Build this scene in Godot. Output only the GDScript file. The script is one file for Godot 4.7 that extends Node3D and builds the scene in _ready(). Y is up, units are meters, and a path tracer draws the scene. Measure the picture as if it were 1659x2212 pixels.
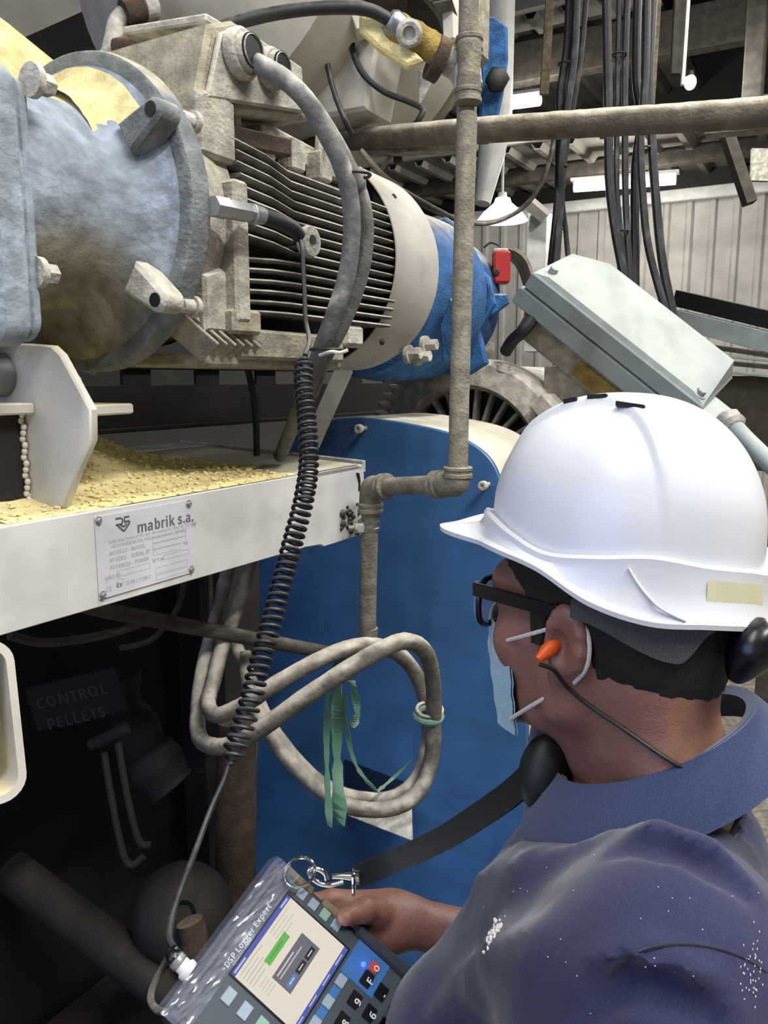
extends Node3D
# Pellet mill hall. The machine stands along AX (into the hall, to the right), SX points from it towards the viewer.
const FPX := 1736.05
const CAM := Vector3(0, 1.78, 0)
const PITCH := 9.35
const TH := 29.7
var FW: Vector3
var UPV: Vector3
var AX: Vector3
var SX: Vector3
const F0 := Vector3(-0.5013, 2.0564, -1.4846)
const UY := Vector3.UP
var nz := FastNoiseLite.new()
var nz2 := FastNoiseLite.new()
var L := {}
var SM := {}
var used := {}
var rng := RandomNumberGenerator.new()

func ray(px: float, py: float) -> Vector3: return FW + Vector3.RIGHT * ((px - 829.5) / FPX) - UPV * ((py - 1106.0) / FPX)
func P(px: float, py: float, d: float) -> Vector3: return CAM + ray(px, py) * d
func plane(px: float, py: float, pt: Vector3, n: Vector3) -> Vector3:
	var r := ray(px, py)
	return CAM + r * ((pt - CAM).dot(n) / r.dot(n))
func A(l: float, y: float, t: float) -> Vector3: return Vector3(F0.x, y, F0.z) + AX * l + SX * t
func PT(px: float, py: float, t: float) -> Vector3: return plane(px, py, A(0, 0, t), SX)
func PL(px: float, py: float, l: float) -> Vector3: return plane(px, py, A(l, 0, 0), AX)
func PY(px: float, py: float, y: float) -> Vector3: return plane(px, py, Vector3(0, y, 0), UY)

class MB:
	var v := PackedVector3Array()
	var col := PackedColorArray()
	func tri(a: Vector3, b: Vector3, c: Vector3) -> void:
		v.append(a); v.append(b); v.append(c)
	func quad(a: Vector3, b: Vector3, c: Vector3, d: Vector3) -> void:
		tri(a, b, c); tri(a, c, d)
	func fix(m: int) -> void:   # outward faces for a closed piece
		var o := v[m]
		var s := 0.0
		for i in range(m, v.size(), 3): s += (v[i] - o).dot((v[i + 1] - o).cross(v[i + 2] - o))
		if s < 0.0: flip(m)
	func flip(m: int) -> void:
		for i in range(m, v.size(), 3):
			var q := v[i + 1]
			v[i + 1] = v[i + 2]
			v[i + 2] = q
	func ctri(a: Vector3, b: Vector3, c: Vector3, o: Vector3) -> void:
		if (b - a).cross(c - a).dot((a + b + c) / 3.0 - o) < 0.0: tri(a, c, b)
		else: tri(a, b, c)
	func cquad(a: Vector3, b: Vector3, c: Vector3, d: Vector3, o: Vector3) -> void:
		ctri(a, b, c, o); ctri(a, c, d, o)
	# chamfered box: centre, half extents along three axes
	func box(c: Vector3, ex: Vector3, ey: Vector3, ez: Vector3, bev := 0.002) -> MB:
		var lx := ex.length(); var ly := ey.length(); var lz := ez.length()
		var e := minf(bev, minf(lx, minf(ly, lz)) * 0.45)
		var ux := ex / lx; var uy := ey / ly; var uz := ez / lz
		var k := {}
		for i in [-1, 1]:
			for j in [-1, 1]:
				for m in [-1, 1]:
					k[[i, j, m, 0]] = c + ux * (i * lx) + uy * (j * (ly - e)) + uz * (m * (lz - e))
					k[[i, j, m, 1]] = c + ux * (i * (lx - e)) + uy * (j * ly) + uz * (m * (lz - e))
					k[[i, j, m, 2]] = c + ux * (i * (lx - e)) + uy * (j * (ly - e)) + uz * (m * lz)
					ctri(k[[i, j, m, 0]], k[[i, j, m, 1]], k[[i, j, m, 2]], c)
		for i in [-1, 1]:
			cquad(k[[i, -1, -1, 0]], k[[i, 1, -1, 0]], k[[i, 1, 1, 0]], k[[i, -1, 1, 0]], c)
			cquad(k[[-1, i, -1, 1]], k[[1, i, -1, 1]], k[[1, i, 1, 1]], k[[-1, i, 1, 1]], c)
			cquad(k[[-1, -1, i, 2]], k[[1, -1, i, 2]], k[[1, 1, i, 2]], k[[-1, 1, i, 2]], c)
			for j in [-1, 1]:
				cquad(k[[-1, i, j, 1]], k[[1, i, j, 1]], k[[1, i, j, 2]], k[[-1, i, j, 2]], c)
				cquad(k[[i, -1, j, 0]], k[[i, 1, j, 0]], k[[i, 1, j, 2]], k[[i, -1, j, 2]], c)
				cquad(k[[i, j, -1, 0]], k[[i, j, 1, 0]], k[[i, j, 1, 1]], k[[i, j, -1, 1]], c)
		return self
	# bar of rectangular section from a to b; w across (towards side), h along the remaining axis
	func bar(a: Vector3, b: Vector3, side: Vector3, w: float, h: float, bev := 0.002) -> MB:
		var z := (b - a) * 0.5
		var zn := z.normalized()
		var x := side - zn * side.dot(zn)
		if x.length() < 0.05: x = zn.cross(Vector3(0.3, 0.5, 0.8))
		x = x.normalized()
		return box((a + b) * 0.5, x * (w * 0.5), z.normalized().cross(x) * (h * 0.5), z, bev)
	func grid(rows: Array, cu := false, cv := false) -> MB:
		var nr := rows.size()
		var n: int = rows[0].size()
		for i in (nr if cv else nr - 1):
			var r: PackedVector3Array = rows[i]
			var q: PackedVector3Array = rows[(i + 1) % nr]
			for j in (n if cu else n - 1):
				var k := (j + 1) % n
				if r[j].is_equal_approx(r[k]): tri(r[j], q[k], q[j])
				elif q[j].is_equal_approx(q[k]): tri(r[j], r[k], q[j])
				else: quad(r[j], r[k], q[k], q[j])
		return self
	func ring(c: Vector3, x: Vector3, y: Vector3, n: int) -> PackedVector3Array:
		var o := PackedVector3Array()
		for i in n:
			var t := TAU * i / n
			o.append(c + x * cos(t) + y * sin(t))
		return o
	func fan(r: PackedVector3Array) -> void:
		var c := Vector3.ZERO
		for p in r: c += p
		c /= r.size()
		for i in r.size(): tri(c, r[i], r[(i + 1) % r.size()])
	func tube(path: PackedVector3Array, rad, n := 10, cap := true, closed := false) -> MB:
		var m := v.size()
		var rows := []
		var t0 := (path[1] - path[0]).normalized()
		var x := t0.cross(Vector3.UP if absf(t0.y) < 0.9 else Vector3.RIGHT).normalized()
		for i in path.size():
			var t := (path[mini(i + 1, path.size() - 1)] - path[maxi(i - 1, 0)]).normalized()
			x = (x - t * x.dot(t)).normalized()
			var r: float = rad[i] if rad is Array or rad is PackedFloat32Array else rad
			rows.append(ring(path[i], x * r, t.cross(x) * r, n))
		if closed: rows.append(rows[0])
		grid(rows, true)
		if cap and not closed:
			var r0: PackedVector3Array = rows[0].duplicate()
			r0.reverse()
			fan(r0)
			fan(rows[-1])
		fix(m)
		return self
	# profile of (along axis, radius); closed by caps where the radius is not 0
	func lathe(o: Vector3, ax: Vector3, prof: Array, n := 48, loop := false) -> MB:
		var m := v.size()
		var z := ax.normalized()
		var x := z.cross(Vector3.UP if absf(z.y) < 0.9 else Vector3.RIGHT).normalized()
		var y := z.cross(x)
		var rows := []
		for p in prof: rows.append(ring(o + z * p.x, x * maxf(p.y, 1e-6), y * maxf(p.y, 1e-6), n))
		if loop: rows.append(rows[0])
		grid(rows, true)
		if not loop:
			var r0: PackedVector3Array = rows[0].duplicate()
			r0.reverse()
			if prof[0].y > 1e-5: fan(r0)
			if prof[-1].y > 1e-5: fan(rows[-1])
		fix(m)
		return self
	func ball(c: Vector3, x: Vector3, y: Vector3, z: Vector3, n := 16) -> MB:
		var m := v.size()
		var rows := []
		for i in n + 1:
			var p := PI * i / n
			rows.append(ring(c + z * cos(p), x * maxf(sin(p), 1e-5), y * maxf(sin(p), 1e-5), n * 2))
		grid(rows, true)
		fix(m)
		return self
	# polygon in (ex, ey) from o, thickened along dep, edges chamfered
	func prism(poly: Array, o: Vector3, ex: Vector3, ey: Vector3, dep: Vector3, bev := 0.0) -> MB:
		var m := v.size()
		var p2 := PackedVector2Array()
		for p in poly: p2.append(p)
		var n := p2.size()
		var ar := 0.0
		for i in n: ar += p2[i].cross(p2[(i + 1) % n])
		if ar < 0.0: p2.reverse()
		var ins := PackedVector2Array()
		for i in n:
			var e0 := (p2[i] - p2[(i + n - 1) % n]).normalized()
			var e1 := (p2[(i + 1) % n] - p2[i]).normalized()
			var b := Vector2(-e0.y, e0.x) + Vector2(-e1.y, e1.x)
			ins.append(p2[i] + b / maxf(b.length_squared() * 0.5, 0.4) * bev)
		var u := dep.normalized() * bev
		var rows := []
		for st in ([[ins, Vector3.ZERO], [p2, u], [p2, dep - u], [ins, dep]] if bev > 0.0 else [[p2, Vector3.ZERO], [p2, dep]]):
			var r := PackedVector3Array()
			for q in st[0]: r.append(o + ex * q.x + ey * q.y + st[1])
			rows.append(r)
		grid(rows, true)
		var cap := ins if bev > 0.0 else p2
		var ix := Geometry2D.triangulate_polygon(cap)
		for i in range(0, ix.size(), 3):
			var a := cap[ix[i]]
			var b := cap[ix[i + 1]]
			var c := cap[ix[i + 2]]
			if (b - a).cross(c - a) < 0.0:
				var q := b
				b = c
				c = q
			tri(o + ex * a.x + ey * a.y, o + ex * c.x + ey * c.y, o + ex * b.x + ey * b.y)
			tri(o + ex * a.x + ey * a.y + dep, o + ex * b.x + ey * b.y + dep, o + ex * c.x + ey * c.y + dep)
		fix(m)
		return self
	func add(o: MB) -> MB:
		v.append_array(o.v)
		return self

# ---------- looks ----------
func noise_tex(freq: float, lo: float, hi: float, oct := 4, seed_ := 1, cell := false) -> NoiseTexture2D:
	var n := FastNoiseLite.new()
	n.seed = seed_
	n.noise_type = FastNoiseLite.TYPE_CELLULAR if cell else FastNoiseLite.TYPE_SIMPLEX_SMOOTH
	n.frequency = freq
	n.fractal_octaves = oct
	n.fractal_gain = 0.6
	var t := NoiseTexture2D.new()
	t.width = 512
	t.height = 512
	t.seamless = true
	t.noise = n
	var g := Gradient.new()
	g.offsets = PackedFloat32Array([0.25, 0.75])
	g.colors = PackedColorArray([Color(lo, lo, lo), Color(hi, hi, hi)])
	t.color_ramp = g
	return t

func std(rough: float, metal: float, tex: Texture2D = null, sc := 2.0, bump: Texture2D = null, bs := 0.0) -> StandardMaterial3D:
	var m := StandardMaterial3D.new()
	m.vertex_color_use_as_albedo = true
	m.roughness = rough
	m.metallic = metal
	m.uv1_triplanar = true
	m.uv1_scale = Vector3.ONE * sc
	if tex: m.albedo_texture = tex
	if bump:
		m.heightmap_enabled = true
		m.heightmap_texture = bump
		m.heightmap_scale = bs
	return m

func lin(hex: String) -> Color: return Color(hex).srgb_to_linear()
func look(name_: String, kind: String, hex: String, dust := "", lo := 0.2, hi := 0.8, amp := 0.4, fr := 1.0) -> void:
	L[name_] = {m = SM[kind], c = lin(hex), d = lin(dust) if dust else lin(hex), lo = lo, hi = hi, amp = amp if dust else 0.0, fr = fr}
func caked(name_: String, hex: String, hi: float, lo: float) -> void:   # crust stuck to the downward side
	L[name_].u = lin(hex)
	L[name_].uh = hi
	L[name_].ul = lo

# ---------- nodes ----------
func numbered(n: String) -> String:
	used[n] = used.get(n, -1) + 1
	return n if used[n] == 0 else "%s_%03d" % [n, used[n]]
func org(n: Node) -> Vector3:
	var o := Vector3.ZERO
	while n is Node3D and n != self:
		o += n.position
		n = n.get_parent()
	return o
func tag(o: Node, label: String, cat := "", group := "", kind := "") -> Node:
	if label: o.set_meta("label", label)
	if cat: o.set_meta("category", cat)
	if group: o.set_meta("group", group)
	if kind: o.set_meta("kind", kind)
	return o
func thing(n: String, label: String, cat: String, at: Vector3, group := "") -> Node3D:
	var o := Node3D.new()
	o.name = numbered(n)
	o.position = at
	add_child(o)
	tag(o, label, cat, group)
	return o
func commit(mb: MB, lk: Dictionary, origin: Vector3, crease := 38.0) -> ArrayMesh:
	var n := mb.v.size()
	var fnl := PackedVector3Array()
	fnl.resize(n / 3)
	var at := {}
	var keys := []
	keys.resize(n)
	for i in range(0, n, 3):
		var a := mb.v[i]
		var f := (mb.v[i + 1] - a).cross(mb.v[i + 2] - a)
		fnl[i / 3] = f
		for j in 3:
			var k := Vector3i((mb.v[i + j] * 20000.0).round())
			keys[i + j] = k
			if at.has(k): at[k].append(i / 3)
			else: at[k] = PackedInt32Array([i / 3])
	var cosc := cos(deg_to_rad(crease))
	var vs := PackedVector3Array(); vs.resize(n)
	var ns := PackedVector3Array(); ns.resize(n)
	var cs := PackedColorArray(); cs.resize(n)
	var c0: Color = lk.c
	var c1: Color = lk.d
	var amp: float = lk.amp
	var fr: float = lk.fr
	var own := mb.col.size() == n
	for i in n:
		var f := fnl[i / 3]
		var fu := f.normalized()
		var s := Vector3.ZERO
		for k in at[keys[i]]:
			var g := fnl[k]
			if fu.dot(g.normalized()) > cosc: s += g
		var nn := s.normalized() if s.length_squared() > 1e-24 else Vector3.UP
		var j := i - i % 3 + (3 - i % 3) % 3
		vs[j] = mb.v[i] - origin
		ns[j] = nn
		if own: cs[j] = mb.col[i]
		elif amp > 0.0:
			var w := nn.y + amp * nz.get_noise_3dv(mb.v[i] * 100.0 * fr)
			cs[j] = c0.lerp(c1, smoothstep(lk.lo, lk.hi, w))
			if lk.has("u"): cs[j] = cs[j].lerp(lk.u, smoothstep(lk.uh, lk.ul, w))
		else: cs[j] = c0
	var arr := []
	arr.resize(Mesh.ARRAY_MAX)
	arr[Mesh.ARRAY_VERTEX] = vs
	arr[Mesh.ARRAY_NORMAL] = ns
	arr[Mesh.ARRAY_COLOR] = cs
	var me := ArrayMesh.new()
	me.add_surface_from_arrays(Mesh.PRIMITIVE_TRIANGLES, arr)
	me.surface_set_material(0, lk.m)
	return me
func obj(n: String, mb: MB, lk: String, parent: Node, label := "", crease := 38.0) -> MeshInstance3D:
	var o := MeshInstance3D.new()
	o.name = n if parent != self else numbered(n)
	o.mesh = commit(mb, L[lk], org(parent), crease)
	parent.add_child(o, true)
	if label: o.set_meta("label", label)
	return o
func solo(n: String, label: String, cat: String, mb: MB, lk: String, group := "", crease := 38.0) -> MeshInstance3D:
	var lo := mb.v[0]
	var hi := lo
	for q in mb.v:
		lo = lo.min(q)
		hi = hi.max(q)
	var at := Vector3((lo.x + hi.x) * 0.5, lo.y, (lo.z + hi.z) * 0.5)
	var o := MeshInstance3D.new()
	o.name = numbered(n)
	o.mesh = commit(mb, L[lk], at, crease)
	o.position = at
	add_child(o)
	tag(o, label, cat, group)
	return o
func struct(n: String, label: String, mb: MB, lk: String) -> MeshInstance3D:
	var o := solo(n, label, "", mb, lk)
	o.set_meta("kind", "structure")
	return o
func smooth(pts: Array, per := 8, closed := false) -> PackedVector3Array:
	var o := PackedVector3Array()
	var n := pts.size()
	for i in (n if closed else n - 1):
		var p0: Vector3 = pts[(i - 1 + n) % n] if closed else pts[maxi(i - 1, 0)]
		var p1: Vector3 = pts[i]
		var p2: Vector3 = pts[(i + 1) % n]
		var p3: Vector3 = pts[(i + 2) % n] if closed else pts[mini(i + 2, n - 1)]
		for k in per: o.append(p1.cubic_interpolate(p2, p0, p3, float(k) / per))
	if not closed: o.append(pts[n - 1])
	return o
func pix(a: Array) -> Array:   # flat list px, py, depth in metres
	var o := []
	for i in range(0, a.size(), 3): o.append(P(a[i], a[i + 1], a[i + 2]))
	return o
func rough_tube(path: PackedVector3Array, r: float, n := 12, jit := 0.06, fr := 60.0) -> MB:
	var rr := []
	for i in path.size(): rr.append(r * (1.0 + jit * nz2.get_noise_3dv(path[i] * fr)))
	return MB.new().tube(path, rr, n)
func bolt(n: String, c: Vector3, ax: Vector3, r: float, h: float, lk: String, parent: Node, sides := 6) -> void:
	var m := MB.new()
	m.lathe(c, ax, [Vector2(-0.002, r * 1.5), Vector2(h * 0.25, r * 1.5), Vector2(h * 0.25, r * 1.2)], 16)
	m.lathe(c + ax * h * 0.25, ax, [Vector2(0, r), Vector2(h * 0.65, r), Vector2(h * 0.75, r * 0.85)], sides)
	obj(n, m, lk, parent)
func text(s: String, h: float, o: Vector3, ex: Vector3, ey: Vector3, mat: Material, parent: Node, n := "lettering", bold := true) -> void:
	var t := TextMesh.new()
	var f := SystemFont.new()
	f.font_names = PackedStringArray(["Droid Sans"])
	f.font_weight = 700 if bold else 400
	t.font = f
	t.text = s
	t.font_size = 32
	t.pixel_size = h / 23.0
	t.depth = 0.0008
	t.curve_step = 4.0
	t.horizontal_alignment = HORIZONTAL_ALIGNMENT_LEFT
	t.material = mat
	var m := MeshInstance3D.new()
	m.name = n
	m.mesh = t
	m.transform = Transform3D(Basis(ex, ey, ex.cross(ey)), o - org(parent))
	parent.add_child(m, true)
func flat_mat(hex: String, rough := 0.6, metal := 0.0) -> StandardMaterial3D:
	var m := StandardMaterial3D.new()
	m.albedo_color = Color(hex)
	m.roughness = rough
	m.metallic = metal
	return m
func glow_mat(hex: String, e: float) -> StandardMaterial3D:
	var m := flat_mat(hex)
	m.emission_enabled = true
	m.emission = Color(hex)
	m.emission_energy_multiplier = e
	return m
func area(n: String, at: Vector3, to: Vector3, size: Vector2, e: float, hex: String) -> void:
	var a := AreaLight3D.new()
	a.name = n
	a.area_size = size
	a.light_energy = e
	a.light_color = Color(hex)
	a.set("area_range", 30.0)
	a.set("area_attenuation", 2.0)
	a.shadow_enabled = true
	a.position = at
	add_child(a)
	a.look_at_from_position(at, to, UY if absf((to - at).normalized().y) < 0.95 else AX)

func _ready() -> void:
	var p := deg_to_rad(PITCH)
	FW = Vector3(0, -sin(p), -cos(p))
	UPV = Vector3(0, cos(p), -sin(p))
	AX = Vector3(sin(deg_to_rad(TH)), 0, -cos(deg_to_rad(TH)))
	SX = Vector3(cos(deg_to_rad(TH)), 0, sin(deg_to_rad(TH)))
	rng.seed = 7
	nz.seed = 3
	nz.frequency = 0.12
	nz2.seed = 9
	nz2.frequency = 1.0
	var cam := Camera3D.new()
	cam.name = "camera"
	cam.fov = 65.0
	cam.near = 0.02
	cam.far = 60.0
	cam.position = CAM
	cam.rotation_degrees = Vector3(-PITCH, 0, 0)
	add_child(cam)
	cam.current = true
	var we := WorldEnvironment.new()
	we.name = "environment"
	var env := Environment.new()
	env.background_mode = Environment.BG_COLOR
	env.background_color = Color("b9c6d8")
	env.background_energy_multiplier = 0.6
	env.tonemap_mode = Environment.TONE_MAPPER_LINEAR
	env.tonemap_exposure = 0.68
	env.sdfgi_enabled = true
	env.ssao_enabled = true
	env.ssil_enabled = true
	we.environment = env
	add_child(we)
	looks()
	lights()
	room()
	background()
	housing()
	motor()
	hopper()
	frame()
	guard()
	main_motor()
	pipes()
	hoses()
	under()
	device()
	person()

func lights() -> void:
	# rows of fluorescent fittings over the aisle, above and behind the viewer; the one before the door is added fill
	for q in [[-0.9, 4.7, 2.7, 2.4, 30.0, "beside the viewer"], [-2.4, 4.3, 0.4, 2.4, 10.0, "before the loading door, added as fill light"], [-0.2, 4.9, 3.4, 2.4, 14.0, "to the right of the person"], [1.2, 4.9, 1.5, 2.4, 15.0, "above the hard hat"], [4.6, 4.6, 1.6, 2.4, 22.0, "near the far sheet wall"]]:
		fitting(A(q[0], q[1], q[2]), SX, q[3], 0.18, q[4], q[5])
	# cool daylight from the loading door behind, on the left
	area("door_daylight", A(-4.85, 2.4, -0.6), A(0, 2.1, 0), Vector2(3.0, 3.0), 15.0, "aec6ff")

func fitting(c: Vector3, d: Vector3, len_: float, w: float, e: float, which: String) -> void:
	var t := thing("ceiling_light", "fluorescent ceiling fitting hung high over the aisle " + which, "light", c + Vector3(0, 0.06, 0), "fluorescent fittings over the aisle")
	var m := MB.new()
	m.box(c + Vector3(0, 0.06, 0), d * (len_ / 2), AX * (w / 2), UY * 0.03, 0.01)
	obj("housing", m, "white_paint", t)
	var g := MB.new()
	g.box(c + Vector3(0, 0.02, 0), d * (len_ / 2 - 0.03), AX * (w / 2 - 0.02), UY * 0.012, 0.005)
	obj("diffuser", g, "tube_glow", t)
	for s in [-1, 1]:
		var h := MB.new()
		h.tube(PackedVector3Array([c + d * (s * len_ * 0.4) + UY * 0.08, c + d * (s * len_ * 0.4) + UY * (6.9 - c.y)]), 0.006, 6)
		obj("hanger", h, "white_paint", t)
	area("ceiling_lamp", c, c - UY, Vector2(w, len_), e, "fffcf6")

func looks() -> void:
	var blotch := noise_tex(0.012, 0.72, 1.0, 5, 1)
	var soft := noise_tex(0.006, 0.9, 1.0, 3, 2)
	var fine := noise_tex(0.06, 0.0, 1.0, 3, 3)
	var crust := noise_tex(0.035, 0.0, 1.0, 5, 4)
	var speck := noise_tex(0.09, 0.75, 1.0, 2, 5)
	var grain := noise_tex(0.05, 0.6, 1.0, 4, 6, true)
	SM.paint = std(0.42, 0.0, soft, 2.0)
	SM.gloss = std(0.3, 0.0, soft, 1.0)
	SM.dusty = std(0.9, 0.0, blotch, 3.0, fine, 0.12)
	SM.smoothdust = std(0.75, 0.0, soft, 2.5)
	SM.crust = std(0.95, 0.0, blotch, 3.0, crust, 0.10)
	SM.metal = std(0.38, 0.85, soft, 3.0)
	SM.chrome = std(0.12, 1.0)
	SM.rubber = std(0.55, 0.0, blotch, 6.0)
	SM.dark = std(0.8, 0.0, blotch, 1.5)
	SM.cloth = std(0.95, 0.0, speck, 12.0, fine, 0.012)
	SM.cloth.rim_enabled = true
	SM.cloth.rim = 0.35
	SM.cloth.rim_tint = 0.7
	SM.skin = std(0.5, 0.0, soft, 8.0, fine, 0.02)
	SM.skin.subsurf_scatter_enabled = true
	SM.skin.subsurf_scatter_strength = 0.12
	SM.hair = std(0.75, 0.0, speck, 30.0, fine, 0.05)
	SM.wall = std(0.7, 0.0, soft, 0.8)
	SM.powder = std(1.0, 0.0, soft, 8.0, crust, 0.15)
	SM.glow = std(0.5, 0.0)
	SM.glow.emission_enabled = true
	SM.glow.emission = Color("ffffff")
	SM.glow.emission_energy_multiplier = 2.2
	SM.lens = std(0.05, 0.0)
	SM.lens.vertex_color_use_as_albedo = false
	SM.lens.albedo_color = Color(0.9, 0.95, 1.0, 0.12)
	SM.lens.transparency = BaseMaterial3D.TRANSPARENCY_ALPHA
	SM.film = SM.lens.duplicate()
	SM.film.albedo_color = Color(0.85, 0.88, 1.0, 0.10)
	SM.film.roughness = 0.12
	look("white_paint", "paint", "d9d9d4")
	look("beam_white", "paint", "cbcbca", "d5cfb8", 0.7, 0.95, 0.5)
	look("off_white", "dusty", "c4c0b6", "dad4c4", 0.3, 0.8, 0.4)
	look("bracket_white", "paint", "cdc8bc", "dccfa8", 0.6, 0.9, 0.4)
	look("tube_glow", "glow", "ffffff")
	look("barrel", "crust", "98a5b4", "e3cf8c", 0.8, 0.97, 0.2, 0.6)
	caked("barrel", "968d79", -0.1, -0.6)
	look("barrel_dust", "crust", "b0a68e")
	look("flange_grey", "dusty", "7f8688", "c9c2ae", 0.5, 0.9, 0.4)
	look("flange_blue", "crust", "99a6b4", "c9c8c2", 0.5, 0.9, 0.4)
	look("yellow_dust", "dusty", "dccb96", "ead99e", 0.2, 0.7, 0.4)
	look("beige", "dusty", "a39b89", "cdc5b0", 0.4, 0.85, 0.5)
	look("caked_beige", "crust", "9b907a", "b5ab95", -0.6, 0.3, 0.8)
	look("beige_light", "dusty", "b7b1a4", "d6d0c0", 0.3, 0.8, 0.5)
	look("hopper", "smoothdust", "c0baac", "d0cabc", 0.5, 0.9, 0.3)
	look("fin", "dusty", "6b675f", "d0cbc0", 0.3, 0.8, 0.5)
	look("fin_body", "dark", "2b2823")
	look("cover", "smoothdust", "b4b0a8", "d2ccbc", 0.35, 0.9, 0.3)
	look("black", "rubber", "141414")
	look("black_dusty", "rubber", "26262a", "76716a", 0.5, 1.0, 0.6)
	look("coil_black", "rubber", "1a1a1e", "3c3c42", 0.2, 0.9, 0.6)
	look("cable", "rubber", "2c2c31", "6b6a6c", 0.2, 0.9, 0.9)
	look("grey_cable", "crust", "6f6f6e", "bdbab2", 0.1, 0.8, 0.9)
	look("hose_dusty", "crust", "6b655d", "bdb4a6", 0.1, 0.75, 0.8)
	look("hose_dark", "dusty", "45413b", "6f695f", 0.2, 0.8, 0.8)
	look("pipe", "dusty", "8b8473", "a69e8a", 0.2, 0.9, 0.7)
	look("rail_pipe", "dusty", "6e6252", "cfc6b2", 0.25, 0.7, 0.35)
	look("galv", "metal", "8d9294")
	look("steel", "metal", "b8bbbd")
	look("chrome", "chrome", "dfe2e6")
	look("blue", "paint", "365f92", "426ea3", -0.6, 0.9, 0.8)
	look("dark_blue", "paint", "14243c")  # near black blue for the shadowed opening above the hose lip
	look("blue_dusty", "dusty", "3468a4", "c2c0b4", 0.45, 0.9, 0.35)
	look("guard_top", "smoothdust", "c3bfb4", "d9d2c0", 0.2, 0.8, 0.3)
	look("ring", "dusty", "bdb5a8", "dbd2c4", 0.2, 0.8, 0.4)
	look("box_grey", "smoothdust", "9aa3a1", "b2b7b2", 0.35, 0.85, 0.2)
	look("box_edge", "smoothdust", "8f9c9c", "a3aca9", 0.4, 0.9, 0.3)
	look("rust", "dusty", "4b382c", "806a55", 0.3, 0.9, 0.5)
	look("red", "paint", "b0232a", "b58a78", 0.6, 1.0, 0.4)
	look("yellow_paint", "dusty", "a08a48")
	look("powder", "powder", "efdfa4")
	look("powder_dark", "powder", "a98f55")
	look("shaded_steel", "dark", "12100e", "1d1a17", 0.4, 0.9, 0.4)  # near black, the shade under the frame put into the colour
	look("dark_brown", "dark", "1f1b16", "2c261f", 0.3, 0.9, 0.5)  # brown darkened to carry the shade under the frame
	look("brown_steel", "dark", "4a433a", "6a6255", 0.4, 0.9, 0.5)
	look("wall_sheet", "wall", "bab7af")
	look("deck", "wall", "77736b")
	look("deck_beam", "wall", "8f8c84")
	look("dark_wall", "wall", "3c3936")
	look("roof_dark", "wall", "2a2724")
	look("floor", "dusty", "8b8375")
	look("green", "cloth", "4f7f68", "7d9a88", 0.1, 0.8, 0.9)
	look("hat", "gloss", "cbcdd2")
	look("skin", "skin", "845d4e")
	look("hair", "hair", "0f0d0b")
	look("navy", "cloth", "22284a")
	look("collar", "cloth", "2d3d60")
	look("collar_dark", "cloth", "10131f")
	look("trousers", "cloth", "1d2030")
	look("mask", "cloth", "9fc4d3")
	look("loop", "cloth", "d9d2cc")
	look("orange", "paint", "e0561a")
	look("frame_black", "gloss", "0c0c0e")
	look("pvc_black", "rubber", "0f1014")
	look("strap", "rubber", "0c0d11")
	look("lens", "lens", "ffffff")
	look("film", "film", "ffffff")
	look("dev_body", "paint", "2c3038")
	look("dev_face", "paint", "3a4450")
	look("dev_blue", "paint", "2f6aa8")
	look("key_grey", "paint", "8fa0ac")
	look("key_green", "paint", "7fa892")
	look("key_red", "paint", "b0403e")
	look("key_white", "paint", "cfd2cf")
	look("tan", "dusty", "85765c")

# ---------- the hall ----------
func ribbed(o: Vector3, ex: Vector3, ez: Vector3, out_: Vector3, w: float, h: float, pitch: float, d: float) -> MB:
	# profiled sheet: w along ex, h along ez, ribs of depth d standing out along out_
	var poly := []
	var n := int(round(w / pitch))
	for i in n:
		var x := i * w / n
		var q := w / n
		poly.append_array([Vector2(x, 0), Vector2(x + q * 0.62, 0), Vector2(x + q * 0.72, d), Vector2(x + q * 0.9, d), Vector2(x + q, 0)])
	var m := MB.new()
	var a := PackedVector3Array()
	var b := PackedVector3Array()
	for p in poly:
		a.append(o + ex * p.x + out_ * p.y)
		b.append(o + ex * p.x + out_ * p.y + ez * h)
	var a2 := PackedVector3Array()
	var b2 := PackedVector3Array()
	for p in a: a2.append(p - out_ * 0.01)
	for p in b: b2.append(p - out_ * 0.01)
	var k := m.v.size()
	m.grid([a, b, b2, a2], false, true)
	m.fix(k)
	return m

func sheets(n: String, o: Vector3, ex: Vector3, ez: Vector3, out_: Vector3, count: int, w: float, h: float, pitch: float, d: float, lk: String, label: String) -> void:
	var root := Node3D.new()
	root.name = n
	root.position = o
	add_child(root)
	tag(root, label, "", "", "structure")
	var m := ribbed(o, ex, ez, out_, w - 0.004, h, pitch, d)
	var first := obj("sheet", m, lk, root)
	for i in range(1, count):
		var c := first.duplicate()
		c.position = ex * (w * i)
		root.add_child(c, true)

func slab(n: String, c: Vector3, ex: Vector3, ey: Vector3, ez: Vector3, lk: String, label: String, b := 0.01) -> void:
	struct(n, label, MB.new().box(c, ex, ey, ez, b), lk)

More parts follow.
